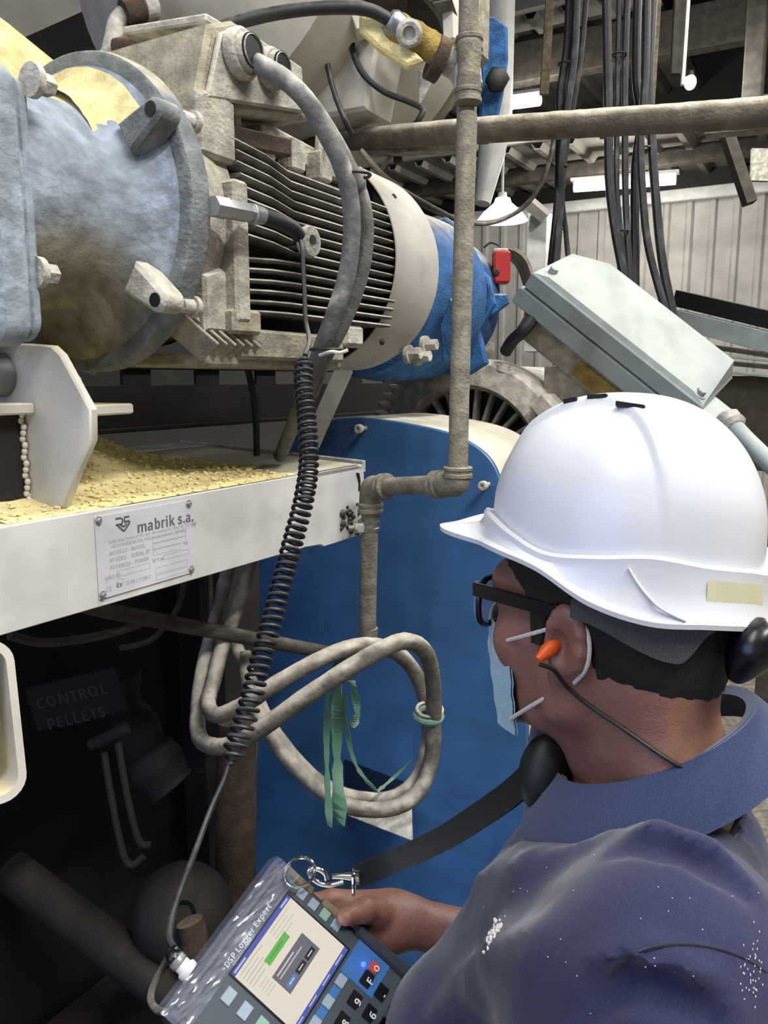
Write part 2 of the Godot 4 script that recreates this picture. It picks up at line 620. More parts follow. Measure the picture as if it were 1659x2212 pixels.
func room() -> void:
	slab("floor", A(2, -0.1, 0.5), AX * 7.1, SX * 6.1, UY * 0.1, "floor", "dusty grey concrete floor of the mill hall")
	slab("ceiling", A(2, 7.1, 0.5), AX * 7.1, SX * 6.1, UY * 0.1, "roof_dark", "dark high roof above the hall")
	sheets("wall_back", A(9.0, 0, -5.5), SX, UY, -AX, 12, 1.0, 3.8, 0.25, 0.035, "wall_sheet", "pale grey profiled sheet wall at the far end")
	slab("dark_opening", A(9.08, 5.4, 0.5), SX * 6.0, UY * 1.6, AX * 0.06, "roof_dark", "dark slab standing in for the unlit open space above the far sheet wall")  # dark colour stands in for the unlit opening above the sheets
	slab("wall_left", A(2, 3.5, -5.65), AX * 7.1, UY * 3.5, SX * 0.1, "dark_wall", "dark wall behind the machine")
	slab("wall_right", A(2, 3.5, 6.6), AX * 7.1, UY * 3.5, SX * 0.1, "wall_sheet", "side wall out of view")
	slab("wall_front", A(-5.0, 3.5, 3.9), SX * 2.6, UY * 3.5, AX * 0.1, "wall_sheet", "wall behind the viewer")
	slab("wall_front_header", A(-5.0, 5.5, -0.1), SX * 1.7, UY * 1.5, AX * 0.1, "wall_sheet", "wall over the loading door")
	slab("wall_front_side", A(-5.0, 3.5, -3.6), SX * 1.9, UY * 3.5, AX * 0.1, "wall_sheet", "wall beside the loading door")
	# beams and decks of the mezzanines at the far end
	slab("trim_1", A(8.9, 3.83, 0.2), SX * 5.5, UY * 0.065, AX * 0.06, "white_paint", "white steel beam along the head of the far wall")
	sheets("ceiling_deck_low", A(7.15, 4.12, -4.0), SX, AX, -UY, 9, 1.0, 1.9, 0.3, 0.06, "deck", "low profiled deck soffit above the far wall")
	slab("trim_2", A(7.1, 4.17, 0.2), SX * 5.5, UY * 0.05, AX * 0.04, "deck_beam", "pale edge beam of the low deck")
	slab("trim_3", A(8.0, 4.02, 0.2), SX * 5.5, UY * 0.07, AX * 0.07, "brown_steel", "brown cross beam under the low deck")
	sheets("ceiling_deck_high", A(6.4, 5.02, -4.5), SX, AX, -UY, 4, 1.0, 2.6, 0.3, 0.06, "deck", "upper profiled deck soffit beyond the cables")
	slab("trim_4", A(6.35, 5.08, -2.5), SX * 2.0, UY * 0.07, AX * 0.04, "deck_beam", "pale edge beam of the upper deck")
	slab("trim_5", A(6.8, 4.75, -1.5), SX * 3.0, UY * 0.18, AX * 0.08, "brown_steel", "deep brown beam below the upper deck")
	slab("trim_6", A(5.0, 5.9, 0.5), SX * 6.0, UY * 0.12, AX * 0.08, "brown_steel", "dark roof beam across the hall")
	slab("trim_7", P(1640, 0, 6.0) + UY * 0.4, AX * 0.08, UY * 1.3, SX * 0.07, "brown_steel", "brown steel post high on the right")
	slab("trim_8", P(60, 25, 3.4), (P(150, -20, 3.6) - P(-40, 60, 3.3)) * 0.9, UPV * 0.05, AX * 0.08, "deck_beam", "grey green roof member above the yellow hood")

# ---------- things far back ----------
func strut(n: String, label: String, cat: String, a: Vector3, b: Vector3, w: float, h: float, lk: String, group := "", side := SX) -> void:
	solo(n, label, cat, MB.new().bar(a, b, side, w, h), lk, group)

func cable(n: String, label: String, cat: String, pts: Array, r: float, lk: String, group := "", sides := 9) -> void:
	solo(n, label, cat, rough_tube(smooth(pix(pts), 8), r, sides, 0.05), lk, group)

func tube_light(a: Vector3, b: Vector3, label: String, e: float) -> void:
	var t := thing("tube_light", label, "light", (a + b) * 0.5)
	var d := (b - a).normalized()
	obj("glass_tube", MB.new().tube(PackedVector3Array([a, b]), 0.05, 12), "tube_glow", t)
	obj("tray", MB.new().bar(a - d * 0.03 + UY * 0.07, b + d * 0.03 + UY * 0.07, UY, 0.03, 0.12), "white_paint", t)
	var o := OmniLight3D.new()
	o.name = "tube_lamp"
	o.light_energy = e * 0.2
	o.light_color = Color("fffaf0")
	o.omni_range = 30.0
	o.omni_attenuation = 2.0
	o.light_size = 0.06
	o.shadow_enabled = true
	o.position = (a + b) * 0.5 - UY * 0.16
	add_child(o)

func background() -> void:
	tube_light(P(1090, 226, 7.5), P(1166, 216, 7.3), "white fluorescent tube seen left of the hanging cable bundles", 10.0)
	tube_light(P(1240, 405, 8.4), P(1460, 388, 8.0), "long white fluorescent tube under the low deck, behind the hanging cables", 10.0)
	var t := thing("bulb_light", "small bright round lamp high up among the dark roof steel", "light", P(1490, 178, 6.0))
	obj("glass_bulb", MB.new().ball(P(1491, 178, 6.0), Vector3.RIGHT * 0.045, UY * 0.055, Vector3.BACK * 0.045, 10), "tube_glow", t)
	obj("cap", MB.new().lathe(P(1490, 166, 6.0), UY, [Vector2(0, 0.03), Vector2(0.04, 0.025)], 12), "brown_steel", t)
	var o := OmniLight3D.new()
	o.name = "bulb_lamp"
	o.light_energy = 2.0
	o.omni_range = 30.0
	o.omni_attenuation = 2.0
	o.light_size = 0.04
	o.shadow_enabled = true
	o.position = P(1491, 178, 6.0)
	add_child(o)
	# pendant lamp with a white shade, past the pipe
	t = thing("pendant_lamp", "white conical pendant lamp shade glowing behind the upright pipe", "lamp", P(1085, 470, 5.5))
	obj("shade", MB.new().lathe(P(1085, 478, 5.5), UY, [Vector2(0, 0.17), Vector2(0.005, 0.175), Vector2(0.06, 0.13), Vector2(0.12, 0.06), Vector2(0.15, 0.05), Vector2(0.15, 0.001)], 28), "tube_glow", t)
	obj("neck", MB.new().lathe(P(1085, 436, 5.5), UY, [Vector2(0, 0.035), Vector2(0.06, 0.03)], 16), "white_paint", t)
	obj("stem", MB.new().tube(PackedVector3Array([P(1085, 420, 5.5), P(1085, 420, 5.5) + UY * 1.5]), 0.01, 8), "white_paint", t)
	area("pendant_lamp_light", P(1085, 482, 5.5), P(1085, 482, 5.5) - UY, Vector2(0.25, 0.25), 3.0, "ffffff")
	solo("chute_pipe", "wide white tapering chute pipe behind the upright pipe", "chute", MB.new().tube(PackedVector3Array([P(1072, 250, 5.0) + UY * 4.0, P(1072, 250, 5.0), P(1062, 330, 5.0), P(1042, 440, 5.0)]), [0.1, 0.1, 0.085, 0.05], 20), "white_paint")
	strut("steel_column", "white steel column standing before the far sheet wall", "column", P(1168, 462, 8.2), P(1158, 760, 8.4), 0.2, 0.2, "white_paint")
	strut("steel_bracket", "pale plate bracket at the head of the white column", "bracket", P(1145, 440, 8.0), P(1180, 470, 8.0), 0.1, 0.12, "deck_beam")
	# hanging straps
	strut("hanger_strap", "rusty tan hanging strap left of the cable bundles", "strap", P(1198, -160, 4.6), P(1175, 205, 4.6), 0.05, 0.02, "tan", "", Vector3.RIGHT)
	strut("hanger_strap", "cream narrow strap hanging just right of the thick cables", "strap", P(1432, -160, 4.4), P(1406, 250, 4.4), 0.03, 0.02, "tan", "", Vector3.RIGHT)
	strut("hanger_plate", "brown plate hanger ending above the round lamp", "hanger", P(1478, -160, 4.6), P(1462, 162, 4.6), 0.075, 0.03, "brown_steel", "", Vector3.RIGHT)
	strut("hanger_strap", "pale edge strip on the brown plate hanger", "strap", P(1497, -160, 4.5), P(1474, 185, 4.5), 0.02, 0.02, "white_paint", "", Vector3.RIGHT)
	strut("roof_strut", "brown diagonal strut under the deck at the right edge", "strut", P(1568, 285, 5.0), P(1620, 440, 5.0), 0.07, 0.07, "brown_steel", "", Vector3.RIGHT)
	strut("wall_panel", "beige panel lit behind the diagonal strut", "panel", P(1642, 322, 6.4), P(1640, 392, 6.4), 0.14, 0.03, "beige_light", "", Vector3.RIGHT)
	# vertical cables
	var g := "black cables hanging in bundles"
	var rows := [
		["thick black cable, leftmost of the left bundle", [1232, -30, 3.6, 1226, 100, 3.6, 1212, 200, 3.6, 1210, 300, 3.6, 1206, 430, 3.6, 1192, 570, 3.65, 1186, 640, 3.7], 0.021],
		["black cable in front of the left bundle", [1246, -30, 3.55, 1240, 120, 3.55, 1224, 240, 3.55, 1212, 350, 3.55, 1210, 440, 3.6, 1198, 600, 3.6], 0.018],
		["bluish black cable, rightmost of the left bundle", [1268, -30, 3.6, 1256, 110, 3.6, 1240, 220, 3.6, 1222, 330, 3.62, 1214, 420, 3.65, 1222, 500, 3.7, 1230, 590, 3.7], 0.012],
		["grey dusted cable, leftmost of the right bundle", [1310, -30, 3.5, 1312, 120, 3.5, 1314, 240, 3.5, 1316, 380, 3.5, 1326, 480, 3.5, 1348, 600, 3.5], 0.02],
		["thin grey cable second in the right bundle", [1338, -30, 3.55, 1334, 150, 3.55, 1332, 300, 3.55, 1334, 430, 3.55, 1348, 560, 3.55, 1360, 640, 3.55], 0.012],
		["dark cable in the middle of the right bundle", [1356, -30, 3.55, 1350, 140, 3.55, 1350, 300, 3.55, 1352, 450, 3.55, 1362, 610, 3.55], 0.015],
		["black cable right of the bundle's middle", [1378, -30, 3.6, 1374, 160, 3.6, 1384, 260, 3.6, 1372, 380, 3.6, 1372, 640, 3.6], 0.02],
		["grey dusted cable with a frayed tie in the right bundle", [1398, -30, 3.5, 1394, 160, 3.5, 1384, 300, 3.5, 1388, 420, 3.5, 1402, 540, 3.5, 1440, 680, 3.5], 0.017],
		["thick black cable, rightmost of the right bundle", [1412, -30, 3.55, 1402, 180, 3.55, 1408, 300, 3.55, 1416, 420, 3.55, 1430, 560, 3.55, 1456, 690, 3.55], 0.02]]
	for r in rows:
		var pts := pix(r[1])
		var hd: Vector3 = pts[0]
		for h in [0.12, 0.35, 0.9, 1.8]: pts.push_front(Vector3(hd.x, minf(hd.y + h, 6.95), hd.z))
		pts.push_front(Vector3(hd.x, 6.97, hd.z))
		solo("hanging_cable", r[0], "cable", rough_tube(smooth(pts, 8), r[2], 9, 0.05), "cable", g)
	cable("pale_cable", "pale grey cable sagging in a curve behind the upright pipe", "cable", [1196, 300, 4.2, 1180, 370, 4.2, 1140, 440, 4.2, 1080, 475, 4.1, 1020, 480, 4.0, 960, 465, 3.8, 880, 425, 3.6, 800, 350, 3.4, 770, 325, 3.3], 0.011, "hose_dusty")
	cable("pale_cable", "second pale cable sagging below the first behind the pipe", "cable", [1190, 330, 4.1, 1168, 400, 4.1, 1120, 455, 4.1, 1060, 482, 4.0, 1000, 478, 3.9, 930, 445, 3.7, 860, 405, 3.5], 0.010, "hose_dusty")
	for i in 6:   # ties round the bundles
		var q: Array = [[1222, 138, 3.52, 0.045], [1212, 360, 3.52, 0.033], [1338, 118, 3.48, 0.04], [1206, 495, 3.57, 0.026], [1346, 500, 3.48, 0.03], [1392, 320, 3.48, 0.035]][i]
		solo("cable_tie", ["dark tie high on the left bundle", "dark tie low on the left bundle", "dark tie across the right bundle near the top", "tie on the left bundle below the rail pipe", "tie on the right bundle before the wall", "tie on the right bundle just below the rail pipe"][i], "cable tie", MB.new().tube(smooth(Array(MB.new().ring(P(q[0], q[1], q[2] + 0.05), Vector3.RIGHT * q[3] * 0.72, Vector3.BACK * 0.03, 10)), 2, true), 0.004, 6, false, true), "black_dusty")
	# conveyor side behind the grey box, on the right
	t = thing("conveyor", "dark conveyor side with grey rails behind the grey box", "conveyor", P(1560, 900, 4.4))
	for q in [[648, 692, 0.075, "black"], [692, 742, 0.085, "box_edge"], [742, 764, 0.02, "brown_steel"], [762, 772, 0.014, "box_grey"], [778, 786, 0.02, "brown_steel"], [796, 806, 0.014, "box_grey"]]:
		obj("rail", MB.new().bar(P(1462, q[0] - 4, 3.9), P(2100, q[1] + 12 + (q[1] - q[0] + 16) * 1.47, 2.9), UY, q[2], 0.05), q[3], t)
	var c2 := P(1490, 900, 4.0)
	obj("side_plate", MB.new().bar(P(1462, 905, 3.95), P(2100, 940, 2.95), UY, 0.42, 0.03), "brown_steel", t)
	obj("leg", MB.new().bar(c2 + UY * 0.0, Vector3(c2.x, 0, c2.z), SX, 0.08, 0.08), "brown_steel", t)
	obj("leg", MB.new().bar(P(1700, 900, 3.54), Vector3(P(1700, 900, 3.54).x, 0, P(1700, 900, 3.54).z), SX, 0.08, 0.08), "brown_steel", t)
	# perforated dark channel behind the motor
	t = thing("slotted_channel", "long dark brown channel with square slots behind the motor", "channel", PT(560, 900, -0.62))
	var bo := A(-0.3, 1.705, -0.62)
	obj("web", MB.new().box(A(0.95, 1.705, -0.62), AX * 1.35, UY * 0.06, SX * 0.006, 0.002), "dark_brown", t)
	obj("lower_lip", MB.new().box(A(0.95, 1.64, -0.60), AX * 1.35, UY * 0.006, SX * 0.03, 0.002), "dark_brown", t)
	for k in 9:
		obj("web_post", MB.new().box(A(-0.25 + k * 0.3, 1.79, -0.62), AX * 0.055, UY * 0.03, SX * 0.006, 0.002), "dark_brown", t)
	obj("upper_lip", MB.new().box(A(0.95, 1.83, -0.62), AX * 1.35, UY * 0.02, SX * 0.02, 0.002), "dark_brown", t)
	slab("wall_inner", A(1.6, 1.3, -1.5), AX * 3.0, UY * 1.3, SX * 0.02, "dark_wall", "dark panel closing the machine's far side")

# ---------- aux drive: housing and motor ----------
func rrect(hx: float, hy: float, r: float, n := 6) -> Array:
	var o := []
	for c in [[1, 1, 0.0], [-1, 1, 90.0], [-1, -1, 180.0], [1, -1, 270.0]]:
		for i in n + 1:
			var t := deg_to_rad(c[2] + 90.0 * i / n)
			o.append(Vector2(c[0] * (hx - r) + r * cos(t), c[1] * (hy - r) + r * sin(t)))
	return o
func lug(parent: Node, n: String, c: Vector3, dir: Vector3, wide: float, long: float, dep: Vector3, lk: String, hole := 0.011) -> void:
	# tapered boss with a round eye
	var side := dir.cross(dep.normalized())
	var poly := []
	for i in 9:
		var t := PI * i / 8
		poly.append(Vector2(cos(t) * wide * 0.55, sin(t) * wide * 0.55))
	poly.append(Vector2(-wide * 0.8, -long))
	poly.append(Vector2(wide * 0.8, -long))
	var m := MB.new()
	m.prism(poly, c, side, dir, dep, 0.006)
	var b := obj(n, m, lk, parent)
	var e := dep.normalized()
	var h := MB.new()
	h.lathe(c - e * 0.0015, e, [Vector2(0.0, hole), Vector2(0.002, hole), Vector2(0.003, hole * 0.98)], 20)
	obj("bolt_hole", h, "black", b)

func housing() -> void:
	var o := A(0, F0.y, 0)
	var t := thing("bell_housing", "bluish grey dusty bell housing with a wide round flange bolted to the motor", "gearbox", A(-0.2, 1.8, 0))
	var prof := [Vector2(-0.75, 0.15), Vector2(-0.6, 0.165)]
	for i in 14: prof.append(Vector2(-0.45 + i * 0.025, 0.170))
	prof.append_array([Vector2(-0.105, 0.178), Vector2(-0.085, 0.19), Vector2(-0.068, 0.208), Vector2(-0.058, 0.222), Vector2(-0.05, 0.236)])
	var m := MB.new().lathe(o, AX, prof, 72)
	obj("barrel", m, "barrel", t)
	m = MB.new().lathe(o, AX, [Vector2(-0.05, 0.1), Vector2(-0.05, 0.254), Vector2(-0.046, 0.26), Vector2(-0.036, 0.263), Vector2(-0.012, 0.263), Vector2(-0.004, 0.258), Vector2(0, 0.25), Vector2(0, 0.1)], 96)
	obj("flange", m, "flange_grey", t)
	# bosses on the flange
	for q in [[325, 235, 290, 330], [335, 648, 365, 690]]:
		var c := PL(q[0], q[1], -0.1)
		var rad := (c - o)
		rad = (rad - AX * rad.dot(AX)).normalized()
		lug(t, "lug", c, rad if q[1] < 400 else rad, 0.034, 0.07, AX * 0.05, "flange_grey" if q[1] < 400 else "off_white")
	# square mounting plate at the near end
	var pl := MB.new()
	pl.prism(rrect(0.178, 0.185, 0.035), A(-0.335, 2.012, 0), SX, UY, AX * 0.052, 0.008)
	obj("mounting_plate", pl, "flange_blue", t)
	pl = MB.new().prism(rrect(0.170, 0.178, 0.03), A(-0.284, 2.012, 0), SX, UY, AX * 0.022, 0.006)
	obj("spigot_plate", pl, "flange_blue", t)
	for q in [[66, 172], [76, 588]]:
		bolt("bolt", PL(q[0], q[1], -0.268), AX, 0.015, 0.034, "off_white", t)
	bolt("bolt", A(-0.338, 1.9, 0.12), -AX, 0.013, 0.016, "flange_blue", t)
	bolt("bolt", A(-0.338, 1.97, 0.15), -AX, 0.013, 0.016, "flange_blue", t)
	# round skirt hanging under the barrel
	var sk := []
	for i in 15:
		var row := PackedVector3Array()
		var w := i / 14.0
		for k in 49:
			var ph := deg_to_rad(180.0 - 58.0 + 116.0 * k / 48.0)
			var e := sin(PI * k / 48.0)
			var rr := 0.166 + 0.078 * smoothstep(0.2, 1.0, w) * pow(e, 1.5)
			row.append(o + AX * lerpf(-0.18, -0.045, w) + SX * (sin(ph) * rr) + UY * (cos(ph) * rr))
		sk.append(row)
	var cut := MB.new().grid(sk)
	if (cut.v[1] - cut.v[0]).cross(cut.v[2] - cut.v[0]).dot(cut.v[0] - o) < 0.0: cut.flip(0)
	obj("skirt", cut, "barrel", t)
	# yellow dusted hood behind
	t = thing("coupling_hood", "sloping hood thick with yellow dust behind the bell housing", "hood", P(60, 150, 1.7))
	m = MB.new().lathe(A(-0.5, 2.22, -0.36), AX, [Vector2(-0.2, 0.1), Vector2(-0.2, 0.25), Vector2(0.5, 0.25), Vector2(0.68, 0.2), Vector2(0.70, 0.1)], 48)
	obj("hood_shell", m, "yellow_dust", t)
	m = MB.new().lathe(A(0.24, 2.16, -0.36), AX, [Vector2(0, 0.1), Vector2(0, 0.26), Vector2(0.02, 0.26), Vector2(0.02, 0.1)], 48)
	obj("hood_rim", m, "yellow_dust", t)
	# yellow pellet dust lying in the crook of the barrel and the flange
	var rows := []
	for i in 12:
		var r := PackedVector3Array()
		for k in 25:
			var ph := deg_to_rad(-42.0 + 104.0 * k / 24)
			var w := float(i) / 11.0
			var l := lerpf(-0.13, -0.058, w)
			var edge := 1.0 - pow(absf(k - 12) / 12.0, 2.0)
			var hgt := 0.165 + 0.05 * w * w + 0.017 * edge + 0.003 * nz2.get_noise_2d(i * 4.0, k * 4.0)
			var x := sin(ph) * hgt
			var y := cos(ph) * hgt
			r.append(o + AX * l + SX * x + UY * y)
		rows.append(r)
	m = MB.new().grid(rows)
	if m.v.size() and (m.v[1] - m.v[0]).cross(m.v[2] - m.v[0]).y < 0: m.flip(0)
	tag(solo("dust_drift", "pale yellow pellet dust drifted on the barrel against the flange", "dust", m, "yellow_dust"), "", "", "", "stuff")

func motor() -> void:
	var o := A(0, F0.y, 0)
	var t := thing("electric_motor", "dusty finned electric motor with a smooth round fan cover", "motor", A(0.4, 1.8, 0))
	var m := MB.new().lathe(o, AX, [Vector2(0.09, 0.05), Vector2(0.09, 0.2), Vector2(0.64, 0.2), Vector2(0.64, 0.05)], 48)
	obj("stator", m, "fin_body", t)
	# drive end shield
	m = MB.new().lathe(o, AX, [Vector2(0.0, 0.1), Vector2(0.0, 0.222), Vector2(0.03, 0.228), Vector2(0.06, 0.222), Vector2(0.085, 0.215), Vector2(0.115, 0.214), Vector2(0.118, 0.1)], 64)
	obj("end_shield", m, "beige_light", t)
	# shield arms: four corner blocks
	for q in [[1, 0.145, 0.165], [-1, 0.145, 0.165]]:
		var b := MB.new()
		b.prism([Vector2(0.03, -0.05), Vector2(0.125, -0.05), Vector2(0.125, 0.05), Vector2(0.075, 0.06), Vector2(0.03, 0.045)], A(0, F0.y + q[0] * q[1], 0.135), AX, UY, SX * 0.075, 0.006)
		obj("corner_block", b, "beige_light", t)
	var bb := MB.new()
	bb.box(A(0.105, 2.0, 0.205), AX * 0.02, UY * 0.12, SX * 0.03, 0.006)
	obj("side_rib", bb, "beige_light", t)
	for q in [[438, 272], [438, 665]]:
		bolt("bolt", PT(q[0], q[1], 0.215) - AX * 0.02, -AX, 0.012, 0.03, "off_white", t, 16)
	# cooling fins along the side, each its own casting rib
	for i in 15:
		var y := 1.905 + i * 0.0186
		var dy := y - F0.y
		var tip := 0.243 - 1.4 * dy * dy * (1.0 if dy > 0 else 0.6)
		var l0 := 0.118 + (0.006 if i % 2 else 0.0)
		var rows := []
		var drop := 0.010 + 0.02 * float(i) / 14.0
		for k in 9:
			var w := float(k) / 8.0
			var l := lerpf(l0, 0.652, w)
			var yy := y + drop * (1.0 - smoothstep(0.0, 0.24, w)) * (1.0 if dy > -0.05 else -0.3)
			var tp := tip - 0.02 * (1.0 - smoothstep(0.0, 0.08, w))
			var hh := 0.0042
			rows.append(PackedVector3Array([A(l, yy - hh, 0.15), A(l, yy - hh * 0.8, tp - 0.003), A(l, yy, tp), A(l, yy + hh * 0.8, tp - 0.003), A(l, yy + hh, 0.15)]))
		var f := MB.new()
		f.grid(rows, true)
		for e in [0, 8]:
			var r: PackedVector3Array = rows[e]
			if e: r.reverse()
			f.fan(r)
		f.fix(0)
		obj("cooling_fin", f, "fin", t)
	# fins over the top and the far side, few and plain
	for i in 9:
		var ph := deg_to_rad(100.0 + 14.0 * i)
		var d := SX * cos(ph) + UY * sin(ph)
		obj("cooling_fin", MB.new().box(o + AX * 0.385 + d * 0.21, AX * 0.265, d * 0.03, d.cross(AX) * 0.004, 0.001), "fin", t)
	# pad on the top for the terminal box
	m = MB.new()
	m.prism([Vector2(0.11, 0.175), Vector2(0.60, 0.165), Vector2(0.60, 0.19), Vector2(0.52, 0.215), Vector2(0.13, 0.235)], A(0, F0.y, -0.08), AX, UY, SX * 0.215, 0.006)
	obj("top_pad", m, "beige_light", t)
	for q in [0.17, 0.27, 0.37, 0.47]:
		obj("pad_foot", MB.new().box(A(q, F0.y + 0.172, 0.148), AX * 0.022, UY * 0.03, SX * 0.022, 0.004), "beige_light", t)
	obj("pad_corner", MB.new().box(A(0.15, F0.y + 0.175, 0.14), AX * 0.03, UY * 0.055, SX * 0.03, 0.008), "off_white", t)
	# lifting eye on the pad
	lug(t, "lifting_lug", A(0.5, F0.y + 0.255, 0.13), UY, 0.034, 0.05, SX * 0.02, "beige_light", 0.012)
	lug(t, "lifting_lug", A(0.61, F0.y + 0.185, 0.155), UY, 0.03, 0.05, SX * 0.02, "beige_light", 0.011)
	obj("stud", MB.new().tube(PackedVector3Array([A(0.46, F0.y + 0.17, 0.165), A(0.455, F0.y + 0.21, 0.18)]), 0.006, 8), "off_white", t)
	# side eye in the middle of the fins
	var c := PT(668, 522, 0.262)
	m = MB.new().lathe(c, SX, [Vector2(-0.06, 0.01), Vector2(-0.012, 0.014), Vector2(-0.011, 0.027), Vector2(0.0, 0.03), Vector2(0.008, 0.027), Vector2(0.009, 0.012), Vector2(-0.01, 0.0115), Vector2(-0.06, 0.004)], 28)
	obj("side_eye", m, "off_white", t)
	obj("eye_bore", MB.new().lathe(c, SX, [Vector2(-0.011, 0.0118), Vector2(-0.008, 0.0118)], 20), "black", t)
	# feet with slanted stiffeners
	m = MB.new()
	m.box(A(0.3, 1.845, 0.165), AX * 0.17, UY * 0.028, SX * 0.045, 0.006)
	obj("foot", m, "beige", t)
	obj("foot", MB.new().box(A(0.12, 1.882, 0.19), AX * 0.04, UY * 0.022, SX * 0.04, 0.006), "beige", t)
	obj("foot_plate", MB.new().box(A(0.27, 1.815, 0.09), AX * 0.22, UY * 0.012, SX * 0.1, 0.005), "beige", t)
	for i in 6:
		obj("foot_rib", MB.new().bar(A(-0.0 + i * 0.023, 1.875, 0.17), A(0.045 + i * 0.023, 1.826, 0.205), AX, 0.007, 0.05), "beige", t)
	obj("foot_lump", MB.new().box(A(0.5, 1.875, 0.2), AX * 0.04, UY * 0.025, SX * 0.02, 0.01), "off_white", t)
	# fan cover
	var R := 0.2517
	m = MB.new().lathe(o, AX, [Vector2(0.629, R - 0.003), Vector2(0.629, R), Vector2(0.72, R + 0.001), Vector2(0.84, R), Vector2(0.862, R - 0.006), Vector2(0.873, R - 0.02), Vector2(0.876, R - 0.05), Vector2(0.876, 0.1), Vector2(0.872, 0.1), Vector2(0.872, R - 0.05), Vector2(0.86, R - 0.012), Vector2(0.83, R - 0.003)], 96, true)
	obj("fan_cover", m, "cover", t)
	for q in [[850, 427], [825, 738]]:
		bolt("screw", PT(q[0], q[1], 0.2), SX, 0.006, 0.006, "rust", t)
	obj("fan_hub", MB.new().lathe(o, AX, [Vector2(0.64, 0.05), Vector2(0.66, 0.235), Vector2(0.665, 0.235), Vector2(0.665, 0.05)], 48), "black", t)
	# terminal box on top
	t = thing("terminal_box", "beige terminal box on top of the finned motor with two cable glands", "electrical box", A(0.1, 2.25, 0.1))
	m = MB.new()
	var tb := A(0.0, 2.255, 0.2)
	m.prism([Vector2(0.03, -0.035), Vector2(0.35, 0.03), Vector2(0.335, 0.125), Vector2(0.14, 0.138), Vector2(0.075, 0.11)], tb, AX, UY, -SX * 0.34, 0.008)
	obj("box_body", m, "beige", t)
	m = MB.new().prism([Vector2(0.05, -0.015), Vector2(0.335, 0.038), Vector2(0.325, 0.118), Vector2(0.145, 0.128), Vector2(0.09, 0.1)], tb, AX, UY, SX * 0.012, 0.004)
	obj("gland_plate", m, "beige_light", t)
	m = MB.new().bar(P(300, 84, 1.62), P(480, 57, 1.52), UY, 0.016, 0.09, 0.006)
	obj("lid_ledge", m, "off_white", t)
	for q in [[515, 118, 0.042], [580, 150, 0.036]]:
		var gc := PT(q[0], q[1], 0.214)
		m = MB.new().lathe(gc, SX, [Vector2(0, q[2]), Vector2(0.012, q[2]), Vector2(0.02, q[2] * 0.86), Vector2(0.02, q[2] * 0.74), Vector2(0.03, q[2] * 0.7), Vector2(0.036, q[2] * 0.6), Vector2(0.02, q[2] * 0.5)], 32)
		var gl := obj("gland", m, "beige_light", t)
		obj("gland_seal", MB.new().lathe(gc, SX, [Vector2(0.018, q[2] * 0.72), Vector2(0.034, q[2] * 0.68), Vector2(0.034, q[2] * 0.5)], 24), "black", gl)
	m = MB.new().prism([Vector2(0.0, 0.0), Vector2(0.3, 0.035), Vector2(0.3, 0.0), Vector2(0.05, -0.03)], A(0.03, 2.215, 0.18), AX, UY, -SX * 0.3, 0.004)
	obj("shadow_base", m, "rust", t)  # brown wedge standing in for the shadow zone below the box
	# vibration sensor on the shield with its plug
	t = thing("vibration_sensor", "silver hex sensor with a black plug fixed to the motor end shield", "sensor", PT(470, 450, 0.25))
	var s0 := PT(468, 447, 0.27)
	var s1 := PT(545, 462, 0.272)
	var d := (s1 - s0).normalized()
	var len_ := (s1 - s0).length()
	obj("sensor_body", MB.new().lathe(s0, d, [Vector2(-0.01, 0.017), Vector2(0.022, 0.018), Vector2(0.022, 0.016), Vector2(len_ * 0.85, 0.0165), Vector2(len_ * 0.9, 0.014), Vector2(len_, 0.014)], 6), "steel", t, "", 20.0)
	obj("lock_ring", MB.new().lathe(s1, d, [Vector2(-0.004, 0.014), Vector2(-0.002, 0.017), Vector2(0.01, 0.017), Vector2(0.012, 0.014), Vector2(0.02, 0.0155), Vector2(0.024, 0.015)], 20), "steel", t)
	obj("plug", rough_tube(smooth([s1 + d * 0.02, PT(600, 478, 0.275), PT(630, 492, 0.275), PT(646, 510, 0.275)], 6), 0.0135, 14, 0.04), "black_dusty", t)

